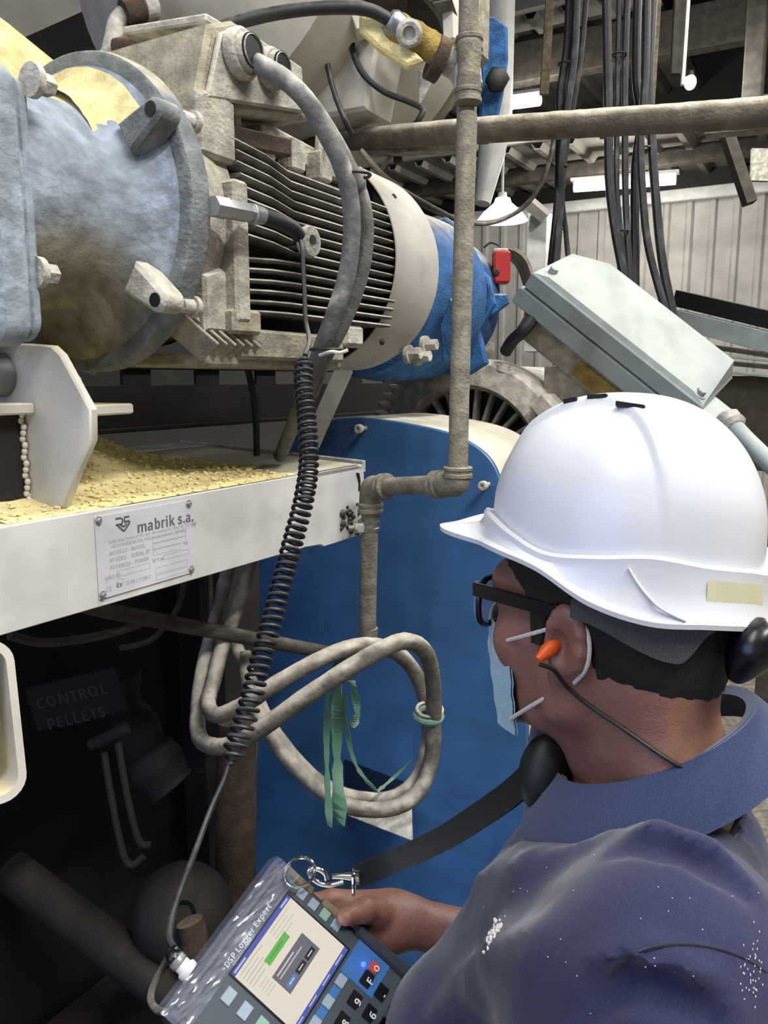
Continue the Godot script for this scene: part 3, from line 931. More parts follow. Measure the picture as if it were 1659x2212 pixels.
func hopper() -> void:
	var t := thing("feed_hopper", "large smooth beige feeder drum above the motor", "hopper", A(1.2, 2.6, -0.5))
	var c := A(0, 3.02, -0.45)
	obj("drum", MB.new().lathe(c, AX, [Vector2(0.62, 0.1), Vector2(0.62, 0.28), Vector2(0.8, 0.5), Vector2(1.55, 0.5), Vector2(1.6, 0.46), Vector2(1.6, 0.1)], 64), "hopper", t)
	# faceted end housing
	var poly := []
	for i in 8:
		var ph := deg_to_rad(22.5 + 45 * i)
		poly.append(Vector2(cos(ph), sin(ph)) * 0.47)
	obj("end_housing", MB.new().prism(poly, A(1.55, 3.02, -0.4), SX, UY, AX * 0.12, 0.01), "beige", t)
	obj("saddle", MB.new().prism([Vector2(-0.35, -0.5), Vector2(0.35, -0.5), Vector2(0.42, -0.2), Vector2(-0.42, -0.2)], A(1.0, 3.02, -0.4), SX, UY, AX * 0.15, 0.01), "hopper", t)
	for q in [[905, 150, 940, 165, 905, 225], [800, 150, 838, 128, 838, 175]]:
		var a := P(q[0], q[1], 2.35)
		obj("gusset", MB.new().prism([Vector2(0, 0), Vector2(q[2] - q[0], q[1] - q[3]) * 0.00135, Vector2(q[4] - q[0], q[1] - q[5]) * 0.00135], a, Vector3.RIGHT, UY, Vector3.FORWARD * 0.02, 0.002), "off_white", t)
	t = thing("blue_housing", "bright blue end casing past the beige drum, by the upright pipe", "casing", P(1070, 150, 3.0))
	obj("casing", MB.new().prism([Vector2(-0.05, -0.16), Vector2(0.02, -0.16), Vector2(0.04, -0.06), Vector2(0.055, 0.06), Vector2(0.05, 0.17), Vector2(0.0, 0.21), Vector2(-0.05, 0.21)], P(1066, 165, 3.0), Vector3.RIGHT, UY, Vector3.FORWARD * 0.3, 0.01), "blue_dusty", t)
	obj("hand_knob", MB.new().lathe(P(1072, 178, 2.98), Vector3.BACK, [Vector2(0, 0.04), Vector2(0.04, 0.045), Vector2(0.05, 0.03)], 6), "black", t)
	# small finned motor at the very top
	t = thing("small_motor", "small finned motor cut by the top edge above the drum", "motor", P(900, 20, 2.5))
	for i in 8:
		obj("cooling_fin", MB.new().bar(P(892 + i * 9, -40 + i * 6, 2.0), P(978, 26 + i * 7 - 6, 2.12), UPV, 0.005, 0.05), "fin", t)
	obj("body", MB.new().bar(P(885, -60, 2.12), P(985, 20, 2.24), UPV, 0.13, 0.13), "fin_body", t)
	obj("end_cap", MB.new().bar(P(972, -40, 2.06), P(978, 95, 2.06), SX, 0.03, 0.05), "hopper", t)
	obj("mount", MB.new().bar(P(715, 5, 2.15), P(880, 12, 2.15), UPV, 0.022, 0.1), "rust", t)
	obj("mount_foot", MB.new().bar(P(770, 20, 2.15), P(790, 70, 2.15), Vector3.RIGHT, 0.05, 0.06), "hopper", t)
	# elbowed pipe with clamps at the top left
	t = thing("elbow_pipe", "white bent pipe with rusty clamps at the upper left", "pipe", P(250, 130, 1.9))
	obj("bend", MB.new().tube(smooth(pix([200, 190, 1.9, 228, 140, 1.92, 243, 90, 1.94, 252, 50, 1.96, 275, 26, 1.98, 300, 18, 2.0]), 8), 0.021, 20), "off_white", t)
	obj("clamp", MB.new().tube(PackedVector3Array(pix([268, 30, 1.96, 305, 20, 1.98])), 0.03, 20), "rust", t)
	obj("sleeve", MB.new().tube(PackedVector3Array(pix([305, 18, 1.98, 330, 14, 2.0])), 0.032, 20), "off_white", t)
	obj("branch", MB.new().tube(smooth(pix([205, 160, 1.86, 235, 125, 1.84, 262, 108, 1.82, 300, 98, 1.8]), 6), 0.022, 18), "off_white", t)
	obj("clamp", MB.new().tube(PackedVector3Array(pix([255, 116, 1.8, 298, 108, 1.79])), 0.031, 20), "rust", t)
	# valve block held on the upright pipe, with dusty paper lying on it
	t = thing("hydraulic_fitting", "dirty yellow and brown valve fitting branching off the upright pipe", "valve", P(930, 110, 1.62))
	obj("body", rough_tube(smooth(pix([850, 58, 1.6, 880, 75, 1.6, 920, 95, 1.61, 960, 118, 1.62, 1000, 140, 1.64]), 6), 0.03, 18, 0.2, 30), "yellow_paint", t)
	obj("hose_tail", MB.new().lathe(P(838, 42, 1.58), (P(880, 75, 1.6) - P(838, 42, 1.58)).normalized(), [Vector2(0, 0.02), Vector2(0.01, 0.026), Vector2(0.03, 0.026), Vector2(0.03, 0.022), Vector2(0.05, 0.024)], 16), "galv", t)
	obj("side_port", MB.new().lathe(P(884, 72, 1.575), (CAM - P(884, 72, 1.575)).normalized(), [Vector2(-0.02, 0.026), Vector2(0.012, 0.026), Vector2(0.018, 0.02), Vector2(0.018, 0.013), Vector2(0.008, 0.012), Vector2(0.008, 0.001)], 24), "off_white", t)
	obj("elbow", rough_tube(smooth(pix([960, 120, 1.62, 985, 140, 1.63, 1005, 158, 1.63, 1012, 190, 1.63]), 6), 0.03, 16, 0.12, 30), "off_white", t)
	obj("flange_ring", MB.new().lathe(P(945, 128, 1.62), (P(1000, 140, 1.64) - P(880, 75, 1.6)).normalized(), [Vector2(-0.012, 0.02), Vector2(-0.012, 0.043), Vector2(0.012, 0.043), Vector2(0.012, 0.02)], 24), "rust", t)
	var c2 := P(830, 95, 1.62)
	solo("dusty_cover_plate", "cream dust caked plate lying on the valve fitting", "plate", MB.new().prism([Vector2(-0.05, 0.062), Vector2(-0.02, 0.05), Vector2(0.03, 0.008), Vector2(0.078, -0.042), Vector2(0.045, -0.055), Vector2(-0.01, -0.02), Vector2(-0.05, 0.02)], c2, Vector3.RIGHT, UPV, Vector3.BACK * 0.028, 0.006), "powder")

# ---------- frame with name plate ----------
func frame() -> void:
	var t := thing("carrier_girder", "white painted machine frame beam with a maker's plate, dusted on top", "frame", A(0.2, 1.42, 0.1))
	var m := MB.new()
	var T := 0.147
	var poly := [Vector2(-0.9, 1.428), Vector2(0.40, 1.41), Vector2(0.46, 1.405), Vector2(0.475, 1.398), Vector2(0.64, 1.398), Vector2(0.655, 1.42), Vector2(0.655, 1.55), Vector2(0.648, 1.567), Vector2(0.63, 1.574), Vector2(-0.9, 1.574)]
	m.prism(poly, A(0, 0, T), AX, UY, -SX * 0.012, 0.002)
	obj("front_plate", m, "beam_white", t)
	m = MB.new().prism([Vector2(-0.9, 1.426), Vector2(0.387, 1.412), Vector2(0.387, 1.575), Vector2(-0.9, 1.575)], A(0, 0, T + 0.005), AX, UY, -SX * 0.006, 0.0015)
	obj("doubler_plate", m, "beam_white", t)
	m = MB.new().prism([Vector2(-0.9, T), Vector2(0.645, T), Vector2(0.95, -0.75), Vector2(-0.9, -0.75)], A(0, 1.562, 0), AX, SX, UY * 0.012, 0.002)
	obj("top_plate", m, "beam_white", t)
	m = MB.new().bar(A(0.655, 1.568, T), A(0.95, 1.568, -0.74), UY, 0.03, 0.012)
	obj("end_lip", m, "off_white", t)
	# corroded corner with caked dust and the slot above it
	obj("slot", MB.new().prism([Vector2(-0.006, 0.022), Vector2(0.008, 0.02), Vector2(0.014, 0.0), Vector2(0.012, -0.024), Vector2(0.005, -0.024), Vector2(0.006, -0.004)], PT(772, 1040, T + 0.001), AX, UY, SX * 0.001, 0.0), "black", t)
	m = MB.new()
	for i in 26:
		var q := Vector2(rng.randf_range(735, 782), rng.randf_range(1085, 1150))
		if q.x < 750 and q.y < 1105: continue
		var c := PT(q.x, q.y, T + 0.002)
		var r := rng.randf_range(0.004, 0.011)
		m.ball(c, AX * r, UY * r * rng.randf_range(0.6, 1.2), SX * r * 0.7, 5)
	obj("caked_dust", m, "hose_dark", t)
	# maker's plate
	var pc := [PT(203, 1113, T + 0.006), PT(411, 1078, T + 0.006), PT(413, 1233, T + 0.006), PT(207, 1293, T + 0.006)]
	var x0: float = (pc[0] - A(0, 0, 0)).dot(AX)
	var x1: float = (pc[1] - A(0, 0, 0)).dot(AX)
	m = MB.new().box(A((x0 + x1) / 2, 1.4985, T + 0.0065), AX * ((x1 - x0) / 2), UY * 0.0675, SX * 0.001, 0.0004)
	L["plate"] = {m = SM.paint, c = lin("c6c7ce"), d = lin("c6c7ce"), lo = 0.0, hi = 1.0, amp = 0.0, fr = 1.0}
	var pl := obj("name_plate", m, "plate", t, "pale maker's plate with grey lettering")
	var w := x1 - x0
	var ink := flat_mat("5d5f66")
	var pale := flat_mat("9c9ea8")
	var at := func(u: float, v: float) -> Vector3: return A(x0 + u * w, 1.566 - v * 0.135, T + 0.0074)
	text("mabrik s.a.", 0.0185, at.call(0.39, 0.235), AX, UY, ink, pl)
	# logo: two opposed strokes closing into a shield point
	var lg := MB.new()
	for q in [[0.19, 0.07, 0.245, 0.07], [0.19, 0.145, 0.245, 0.145], [0.245, 0.07, 0.262, 0.105], [0.262, 0.105, 0.245, 0.145], [0.2, 0.145, 0.265, 0.24], [0.272, 0.07, 0.325, 0.07], [0.272, 0.07, 0.272, 0.14], [0.272, 0.125, 0.325, 0.125], [0.325, 0.125, 0.32, 0.165], [0.32, 0.16, 0.265, 0.24], [0.265, 0.185, 0.235, 0.15], [0.265, 0.185, 0.3, 0.15]]:
		lg.bar(at.call(q[0], q[1]), at.call(q[2], q[3]), UY, 0.0036, 0.0008, 0.0002)
	L["ink"] = {m = SM.paint, c = lin("5d5f66"), d = lin("5d5f66"), lo = 0.0, hi = 1.0, amp = 0.0, fr = 1.0}
	L["pale_ink"] = {m = SM.paint, c = lin("a0a2ac"), d = lin("a0a2ac"), lo = 0.0, hi = 1.0, amp = 0.0, fr = 1.0}
	obj("logo", lg, "ink", pl)
	text("Calle Mas Dorca nº 60, Apt. de correos 70  Tfno 93 729 18 70", 0.0052, at.call(0.11, 0.335), AX, UY, pale, pl)
	text("08210 BARBERA DEL VALLES (Barcelona) - ESPAÑA", 0.0052, at.call(0.14, 0.395), AX, UY, pale, pl)
	text("MODELO - MODEL", 0.0066, at.call(0.11, 0.475), AX, UY, pale, pl)
	text("Nº SERIE - SERIAL Nº", 0.0066, at.call(0.11, 0.56), AX, UY, pale, pl)
	text("POTENCIA - POWER", 0.0066, at.call(0.11, 0.65), AX, UY, pale, pl)
	text("AÑO Nº", 0.0066, at.call(0.06, 0.765), AX, UY, pale, pl)
	text("CE", 0.0078, at.call(0.06, 0.9), AX, UY, pale, pl)
	text("Ex", 0.0078, at.call(0.165, 0.885), AX, UY, ink, pl)
	text("II 3D c T 135 C", 0.006, at.call(0.26, 0.89), AX, UY, pale, pl)
	text("kW", 0.0058, at.call(0.89, 0.57), AX, UY, pale, pl)
	text("Nº T.M.", 0.0058, at.call(0.54, 0.7), AX, UY, pale, pl)
	var fr := MB.new()
	for q in [[0.55, 0.4, 0.92, 0.47], [0.55, 0.48, 0.92, 0.55], [0.55, 0.56, 0.86, 0.63], [0.66, 0.66, 0.95, 0.72], [0.18, 0.71, 0.51, 0.78], [0.57, 0.8, 0.93, 0.88], [0.57, 0.9, 0.93, 0.96]]:
		for e in [[0, 1, 2, 1], [0, 3, 2, 3], [0, 1, 0, 3], [2, 1, 2, 3]]:
			fr.bar(at.call(q[e[0]], q[e[1]]), at.call(q[e[2]], q[e[3]]), UY if e[1] == e[3] else AX, 0.0009, 0.0006, 0.0001)
	for i in 18:
		var t0 := TAU * i / 18
		var t1 := TAU * (i + 1) / 18
		fr.bar(at.call(0.195 + cos(t0) * 0.042, 0.86 + sin(t0) * 0.055), at.call(0.195 + cos(t1) * 0.042, 0.86 + sin(t1) * 0.055), UY, 0.0008, 0.0006, 0.0001)
	obj("ruled_box", fr, "pale_ink", pl)
	for q in [[0.03, 0.05], [0.97, 0.05], [0.03, 0.95], [0.97, 0.95]]:
		bolt("screw", at.call(q[0], q[1]), SX, 0.0046, 0.005, "steel", pl)
	# pellet meal heaped on the frame
	var rows := []
	for i in 46:
		var r := PackedVector3Array()
		for k in 40:
			var s := T - 0.012 - 0.72 * k / 39.0
			var l := -0.32 + (0.93 + 0.36 * (T - s)) * i / 45.0
			var back := smoothstep(0.03, 0.6, T - s)
			var e := smoothstep(0.0, 0.05, T - 0.012 - s + 0.02) * (1.0 - smoothstep(0.28, 0.5, l - back * 0.15))
			var h := 0.006 * e + (0.17 * back * (1.0 - smoothstep(-0.05, 0.42, l))) + 0.012 * smoothstep(0.1, 0.3, T - s) * (1.0 - smoothstep(0.2, 0.55, l))
			h += 0.004 * nz2.get_noise_2d(l * 9.0, s * 9.0) * smoothstep(0.02, 0.1, T - s) + 0.0022 * nz2.get_noise_2d(l * 55.0, s * 55.0) * e
			r.append(A(l, 1.5735 + h - 0.0015, s))
		rows.append(r)
	m = MB.new().grid(rows)
	if (m.v[1] - m.v[0]).cross(m.v[2] - m.v[0]).y < 0: m.flip(0)
	tag(solo("pellet_meal", "yellow pellet meal heaped on the white frame behind the bracket", "meal", m, "powder"), "", "", "", "stuff")
	var chip := MB.new().box(Vector3.ZERO, Vector3(0.004, 0, 0), Vector3(0, 0.0016, 0), Vector3(0, 0, 0.0026), 0.0008)
	var mm := MultiMesh.new()
	mm.transform_format = MultiMesh.TRANSFORM_3D
	L["chip"] = {m = SM.powder, c = lin("efe0a8"), d = lin("efe0a8"), lo = 0.0, hi = 1.0, amp = 0.0, fr = 1.0}
	mm.mesh = commit(chip, L["chip"], Vector3.ZERO)
	mm.instance_count = 900
	for i in 900:
		var u := rng.randi_range(0, 32)
		var k := rng.randi_range(0, 24)
		var c: Vector3 = rows[u][k] + (rows[u + 1][k] - rows[u][k]) * rng.randf() + (rows[u][k + 1] - rows[u][k]) * rng.randf()
		var b := Basis.from_euler(Vector3(rng.randf_range(-0.5, 0.5), rng.randf() * TAU, rng.randf_range(-0.5, 0.5))) * Basis.from_scale(Vector3.ONE * rng.randf_range(0.5, 1.5))
		mm.set_instance_transform(i, Transform3D(b, c + UY * 0.002))
	var mi := MultiMeshInstance3D.new()
	mi.name = "meal_flakes"
	mi.multimesh = mm
	add_child(mi)
	tag(mi, "loose yellow flakes scattered over the pellet meal", "meal", "", "stuff")
	# white fabricated bracket at the left
	t = thing("mounting_bracket", "white welded steel bracket with a shaped plate at the left edge", "bracket", A(-0.2, 1.57, 0.05))
	m = MB.new()
	var bp := []
	for q in [[-260, 735], [60, 742], [110, 746], [130, 765], [195, 885], [196, 952], [170, 1010], [137, 1098], [-260, 1140]]:
		var w3 := PL(q[0], q[1], -0.2) - A(-0.2, 0, 0)
		bp.append(Vector2(w3.dot(SX), w3.y))
	m.prism(bp, A(-0.2, 0, 0), SX, UY, AX * 0.016, 0.003)
	obj("shaped_plate", m, "bracket_white", t)
	m = MB.new().box(A(-0.285, 1.735, -0.09), AX * 0.085, UY * 0.009, SX * 0.145, 0.003)
	obj("shelf_plate", m, "bracket_white", t)
	m = MB.new().box(A(-0.27, 1.65, 0.02), AX * 0.07, UY * 0.078, SX * 0.006, 0.002)
	obj("tube_wall", m, "dark_brown", t)
	m = MB.new().box(A(-0.345, 1.65, -0.1), AX * 0.006, UY * 0.078, SX * 0.12, 0.002)
	obj("tube_wall", m, "dark_brown", t)
	m = MB.new()
	for i in 16: m.ball(A(-0.207, 1.578 + i * 0.0098, 0.03 + 0.003 * sin(i * 2.1)), AX * 0.005, UY * 0.006, SX * 0.005, 5)
	obj("weld_bead", m, "bracket_white", t)
	obj("pivot_boss", MB.new().lathe(PL(-12, 810, -0.215), -AX, [Vector2(-0.02, 0.035), Vector2(0.018, 0.035), Vector2(0.024, 0.03), Vector2(0.024, 0.001)], 32), "galv", t)
	m = MB.new().prism([Vector2(0.0, -0.1), Vector2(0.14, -0.06), Vector2(0.14, 0.105), Vector2(0.0, 0.13)], A(-0.184, 1.722, 0.0), AX, SX, UY * 0.018, 0.003)
	obj("lug_plate", m, "bracket_white", t)
	m = MB.new().prism([Vector2(0.0, 0.0), Vector2(0.05, 0.0), Vector2(0.05, 0.042), Vector2(0.04, 0.05), Vector2(0.0, 0.05)], A(-0.184, 1.74, 0.09), AX, UY, -SX * 0.016, 0.003)
	obj("upright_tab", m, "bracket_white", t)
	# hollow section at the lower left
	t = thing("hollow_section", "open end of a white square steel tube at the left edge", "steel tube", P(0, 1740, 0.9))
	m = MB.new()
	var hc := P(-64, 1572, 0.9)
	var hn := (CAM - hc).normalized() * 0.55 + Vector3(-0.35, 0.0, 0.3)
	hn = Vector3(0.62, 0.12, 0.78).normalized()
	var hx := UY.cross(hn).normalized()
	var hy := hn.cross(hx)
	var rows2 := []
	for st in [[1.0, 0.0], [0.985, 0.004], [0.80, 0.004], [0.76, 0.0], [0.74, -0.35], [1.0, -0.35]]:
		var r := PackedVector3Array()
		for q in rrect(0.052 * (1.0 if st[0] > 0.9 else 0.83), 0.094 * (1.0 if st[0] > 0.9 else 0.9), 0.028 if st[0] > 0.9 else 0.02):
			r.append(hc + hx * q.x + hy * q.y + hn * st[1])
		rows2.append(r)
	rows2.append(rows2[0])
	m.grid(rows2, true)
	m.fix(0)
	obj("tube_end", m, "bracket_white", t)
	solo("brace_plate", "pale slanting brace behind the coiled cable below the motor", "brace", MB.new().bar(P(745, 795, 2.3), P(672, 960, 2.3), Vector3.RIGHT, 0.05, 0.02), "white_paint")
	solo("brace_pipe", "short slanting white post under the bell housing", "post", MB.new().tube(PackedVector3Array(pix([208, 762, 1.7, 188, 805, 1.7])), 0.017, 14), "off_white")

# ---------- blue guard and main motor ----------
func guard() -> void:
	var G := 0.914
	var t := thing("coupling_guard", "tall blue sheet metal guard with a rounded top, dusty white over its roof", "machine guard", A(G, 0, 0.1))
	var prof := []
	for q in [[-0.46, 0.0], [-0.41, 0.9], [-0.397, 1.234], [-0.38, 1.42], [-0.345, 1.53], [-0.29, 1.597], [-0.22, 1.635], [-0.15, 1.658], [-0.062, 1.673], [0.03, 1.672], [0.134, 1.661], [0.242, 1.643], [0.315, 1.617], [0.372, 1.578], [0.405, 1.52], [0.43, 1.43], [0.46, 1.28], [0.485, 1.08], [0.5, 0.8], [0.52, 0.0]]:
		prof.append(Vector2(q[0], q[1]))
	var curve := []
	for i in prof.size() - 1:
		for k in 4:
			var a: Vector2 = prof[maxi(i - 1, 0)]
			var b: Vector2 = prof[i]
			var c: Vector2 = prof[i + 1]
			var d: Vector2 = prof[mini(i + 2, prof.size() - 1)]
			curve.append(b.cubic_interpolate(c, a, d, k / 4.0))
	curve.append(prof[-1])
	var m := MB.new().prism(curve, A(G, 0, 0), SX, UY, AX * 0.01, 0.003)
	obj("front_panel", m, "blue", t)
	var rows := []
	for st in [[0.0, 1.0], [0.36, 1.0], [0.36, 0.97], [0.012, 0.97]]:
		var r := PackedVector3Array()
		for q in curve:
			var z := Vector2(q.x * (st[1] if st[1] == 1.0 else 0.985), q.y - (0.0 if st[1] == 1.0 else 0.012))
			r.append(A(G + 0.012 + st[0], z.y, z.x))
		rows.append(r)
	rows.append(rows[0])
	m = MB.new().grid(rows)
	m.fix(0)
	obj("roof_shell", m, "guard_top", t)
	for q in [[790, 925], [1055, 1046], [590, 1130]]:
		var c := PL(q[0], q[1], G)
		var b := MB.new().lathe(c, -AX, [Vector2(-0.002, 0.006), Vector2(0.03, 0.006), Vector2(0.03, 0.013), Vector2(0.042, 0.013), Vector2(0.044, 0.011), Vector2(0.044, 0.006), Vector2(0.038, 0.005), Vector2(0.038, 0.0005)], 16)
		obj("bolt", b, "off_white", t)
	# bracket the hoses hang on
	t = thing("hose_bracket", "folded pale sheet bracket on the guard carrying the coiled hose", "bracket", PL(820, 1800, G - 0.1))
	var a := PL(745, 1640, G)
	var b := PL(905, 1700, G)
	var q0 := PL(750, 1762, G - 0.015)
	var q1 := PL(890, 1742, G - 0.012)
	var q2 := P(892, 1818, q1.distance_to(CAM) * 0.88)
	m = MB.new()
	for tri in [[q0, q2, q1]]:
		m.prism([Vector2.ZERO, Vector2(1, 0), Vector2(0, 1)], tri[0], tri[1] - tri[0], tri[2] - tri[0], UPV * 0.0 + (tri[1] - tri[0]).cross(tri[2] - tri[0]).normalized() * 0.004)
	obj("lip", m, "off_white", t)
	m = MB.new()
	for tri in [[a, q0, b], [q0, q1, b]]:
		m.prism([Vector2.ZERO, Vector2(1, 0), Vector2(0, 1)], tri[0], tri[1] - tri[0], tri[2] - tri[0], (tri[1] - tri[0]).cross(tri[2] - tri[0]).normalized() * 0.004)
	obj("tray", m, "dark_blue", t)  # dark flush sheet painted as the shadowed opening above the lip

func main_motor() -> void:
	var c := A(0, 1.50, 0.08)
	var t := thing("main_motor", "large dusty main motor with toothed ribs round its end ring, behind the blue guard", "motor", A(1.9, 0.6, 0.12))
	obj("end_ring", MB.new().lathe(c, AX, [Vector2(1.42, 0.25), Vector2(1.40, 0.265), Vector2(1.42, 0.335), Vector2(1.45, 0.35), Vector2(1.56, 0.35), Vector2(1.58, 0.33), Vector2(1.58, 0.25)], 72, true), "ring", t)
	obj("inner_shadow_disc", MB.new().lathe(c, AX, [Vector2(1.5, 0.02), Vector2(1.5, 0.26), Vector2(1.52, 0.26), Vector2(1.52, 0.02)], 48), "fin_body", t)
	for i in 12:
		var ph := deg_to_rad(20.0 + i * 13.0)
		var d := SX * cos(ph) + UY * sin(ph)
		obj("spoke", MB.new().bar(c + AX * 1.47 + d * 0.12, c + AX * 1.47 + d * 0.26, AX, 0.04, 0.012), "ring", t)
	obj("frame_shell", MB.new().lathe(c, AX, [Vector2(1.58, 0.1), Vector2(1.58, 0.33), Vector2(2.6, 0.33), Vector2(2.6, 0.1)], 64), "ring", t)
	for i in 20:   # ribs standing round the ring, left half in view
		var ph := deg_to_rad(88.0 + i * 5.2)
		var d := SX * cos(ph) + UY * sin(ph)
		var f := d.cross(AX)
		obj("rib", MB.new().prism([Vector2(0, 0.33), Vector2(0.0, 0.392), Vector2(0.02, 0.405), Vector2(0.18, 0.405), Vector2(0.18, 0.32)], c + AX * 1.43 - f * 0.006, AX, d, f * 0.012, 0.002), "ring", t)
	obj("boss", MB.new().lathe(PL(1083, 815, 1.44), (UY * 0.9 + SX * 0.3).normalized(), [Vector2(-0.03, 0.022), Vector2(0.02, 0.022), Vector2(0.02, 0.028), Vector2(0.035, 0.026), Vector2(0.035, 0.018), Vector2(0.045, 0.016)], 12), "ring", t)
	var bq := PL(1185, 880, 1.42)
	obj("boss_block", MB.new().box(bq, AX * 0.06, (UY - SX).normalized() * 0.035, (UY + SX).normalized() * 0.03, 0.006), "ring", t)
	obj("pedestal", MB.new().box(A(2.05, 0.58, 0.08), AX * 0.5, UY * 0.58, SX * 0.26, 0.02), "brown_steel", t)
	for s in [-1, 1]: obj("foot", MB.new().box(A(2.05, 1.2, 0.08 + s * 0.24), AX * 0.45, UY * 0.04, SX * 0.07, 0.01), "ring", t)
	# blue gear case behind the fan cover
	t = thing("blue_gearcase", "blue gear case with a dusty shoulder behind the fan cover", "gearbox", A(1.4, 1.5, -0.1))
	var o := A(0, 2.03, -0.06)
	obj("case", MB.new().lathe(o, AX, [Vector2(0.98, 0.05), Vector2(0.98, 0.235), Vector2(1.1, 0.255), Vector2(1.3, 0.255), Vector2(1.34, 0.23), Vector2(1.5, 0.22), Vector2(1.5, 0.05)], 72), "blue_dusty", t)
	obj("case_flange", MB.new().prism([Vector2(-0.22, -0.2), Vector2(0.18, -0.24), Vector2(0.25, -0.2), Vector2(0.22, -0.1), Vector2(0.27, -0.02), Vector2(0.25, 0.06), Vector2(0.2, 0.1), Vector2(0.18, 0.19), Vector2(0.1, 0.25), Vector2(-0.22, 0.2)], o + AX * 1.32, SX, UY, AX * 0.03, 0.006), "blue_dusty", t)
	obj("case_foot", MB.new().prism([Vector2(0.0, 0.0), Vector2(0.05, 0.03), Vector2(0.07, 0.14), Vector2(0.02, 0.17), Vector2(-0.01, 0.1)], PL(955, 782, 1.0), SX, UY, AX * 0.04, 0.004), "blue_dusty", t)
	obj("case_lug", MB.new().prism([Vector2(-0.06, -0.03), Vector2(0.05, 0.02), Vector2(0.09, 0.05), Vector2(0.08, 0.08), Vector2(0.02, 0.08), Vector2(-0.05, 0.05)], P(1040, 690, 2.55), Vector3.RIGHT, UY, Vector3.FORWARD * 0.05, 0.006), "blue_dusty", t)
	for q in [[880, 765, 2.1], [915, 745, 2.15], [900, 770, 2.12]]:
		bolt("bolt", P(q[0], q[1], q[2]), SX, 0.016, 0.04, "off_white", t)
	# red limit switch
	t = thing("red_switch", "small red switch box beside the blue gear case", "switch", P(1082, 612, 2.6))
	obj("switch_case", MB.new().box(P(1082, 579, 2.6), Vector3.RIGHT * 0.027, UY * 0.05, Vector3.BACK * 0.03, 0.006), "red", t)
	obj("cap", MB.new().box(P(1080, 544, 2.6), Vector3.RIGHT * 0.024, UY * 0.008, Vector3.BACK * 0.026, 0.004), "off_white", t)
	obj("roller", MB.new().lathe(P(1070, 590, 2.55), Vector3.BACK, [Vector2(0, 0.012), Vector2(0.02, 0.012), Vector2(0.024, 0.008)], 14), "rust", t)
	obj("lever", MB.new().tube(smooth(pix([1045, 535, 2.6, 1060, 524, 2.6, 1078, 530, 2.6]), 5), 0.004, 6), "black", t)
	solo("curved_guard_sheet", "curved beige sheet beside the red switch", "sheet", curved_sheet(), "beige")
	# big grey terminal enclosure, tilted
	t = thing("enclosure_box", "large pale grey sloping electrical enclosure above the hard hat", "electrical box", P(1350, 900, 2.2))
	var e0 := P(1150, 588, 2.42)
	var e1 := P(1520, 880, 2.28)
	var ex := e1 - e0
	var el := ex.length()
	ex = ex.normalized()
	var ly := (Vector3.RIGHT * 0.655 + UPV * 0.755) * 0.72 + FW * 0.70
	ly = (ly - ex * ly.dot(ex)).normalized()
	var lz := ex.cross(ly).normalized()
	if lz.dot(CAM - e0) < 0: lz = -lz
	var ctr := (e0 + e1) * 0.5
	var lid := MB.new()
	var hw := el / 2
	var lower := [Vector2(-hw, 0.0), Vector2(hw, 0.0), Vector2(hw, 0.27), Vector2(-hw, 0.27)]
	var upper := [Vector2(-hw + 0.05, 0.012), Vector2(hw - 0.05, 0.012), Vector2(hw - 0.03, 0.24), Vector2(-hw + 0.13, 0.25)]
	# rim, deck and bevelled cover; ly runs back, lz up out of the lid
	obj("lid_rim", MB.new().prism(lower, ctr, ex, ly, -lz * 0.055, 0.004), "box_edge", t)
	obj("case_rim", MB.new().prism([Vector2(-hw - 0.01, 0.0), Vector2(hw - 0.01, 0.0), Vector2(hw, 0.27), Vector2(-hw, 0.27)], ctr - lz * 0.06, ex, ly, -lz * 0.06, 0.004), "box_edge", t)
	var r0 := PackedVector3Array()
	var r1 := PackedVector3Array()
	for q in lower: r0.append(ctr + ex * q.x * 0.985 + ly * (q.y * 0.97 + 0.005))
	for q in upper: r1.append(ctr + ex * q.x + ly * q.y + lz * (0.014 if q.y < 0.1 else 0.055))
	lid.grid([r0, r1], true)
	lid.quad(r1[0], r1[1], r1[2], r1[3])
	lid.fix(0)
	obj("lid", lid, "box_grey", t)
	obj("case", MB.new().prism([Vector2(-hw + 0.04, 0.03), Vector2(hw - 0.1, 0.03), Vector2(hw - 0.1, 0.25), Vector2(-hw + 0.04, 0.25)], ctr - lz * 0.12, ex, ly, -lz * 0.10, 0.01), "beige", t)
	obj("rating_strip", MB.new().box(ctr + ex * (hw * 0.12) + ly * 0.028 - lz * 0.17, ex * 0.09, lz * 0.028, ly * 0.002, 0.001), "yellow_paint", t)
	var lk := ctr + ex * (hw - 0.035) + ly * 0.03 + lz * 0.005
	obj("corner_bracket", MB.new().box(ctr + ex * (hw + 0.02) + ly * 0.06 - lz * 0.03, ex * 0.05, ly * 0.06, lz * 0.02, 0.004), "box_grey", t)
	bolt("lid_screw", lk, lz, 0.014, 0.02, "box_edge", t)
	bolt("lid_screw", ctr + ex * (-hw + 0.04) + ly * 0.05, lz, 0.014, 0.03, "box_edge", t)
	var nk := ctr - lz * 0.22 + ly * 0.15
	obj("neck", MB.new().bar(nk + ex * -0.05, nk + ex * -0.05 - UY * 0.3, ex, 0.22, 0.2), "beige", t)
	solo("conduit", "grey flexible conduit leaving the lower end of the grey enclosure", "conduit", MB.new().tube(smooth(pix([1580, 915, 1.95, 1612, 950, 1.9, 1660, 998, 1.8, 1720, 1060, 1.75, 1790, 1200, 1.75, 1820, 1600, 1.9]), 6), 0.021, 14), "box_edge")
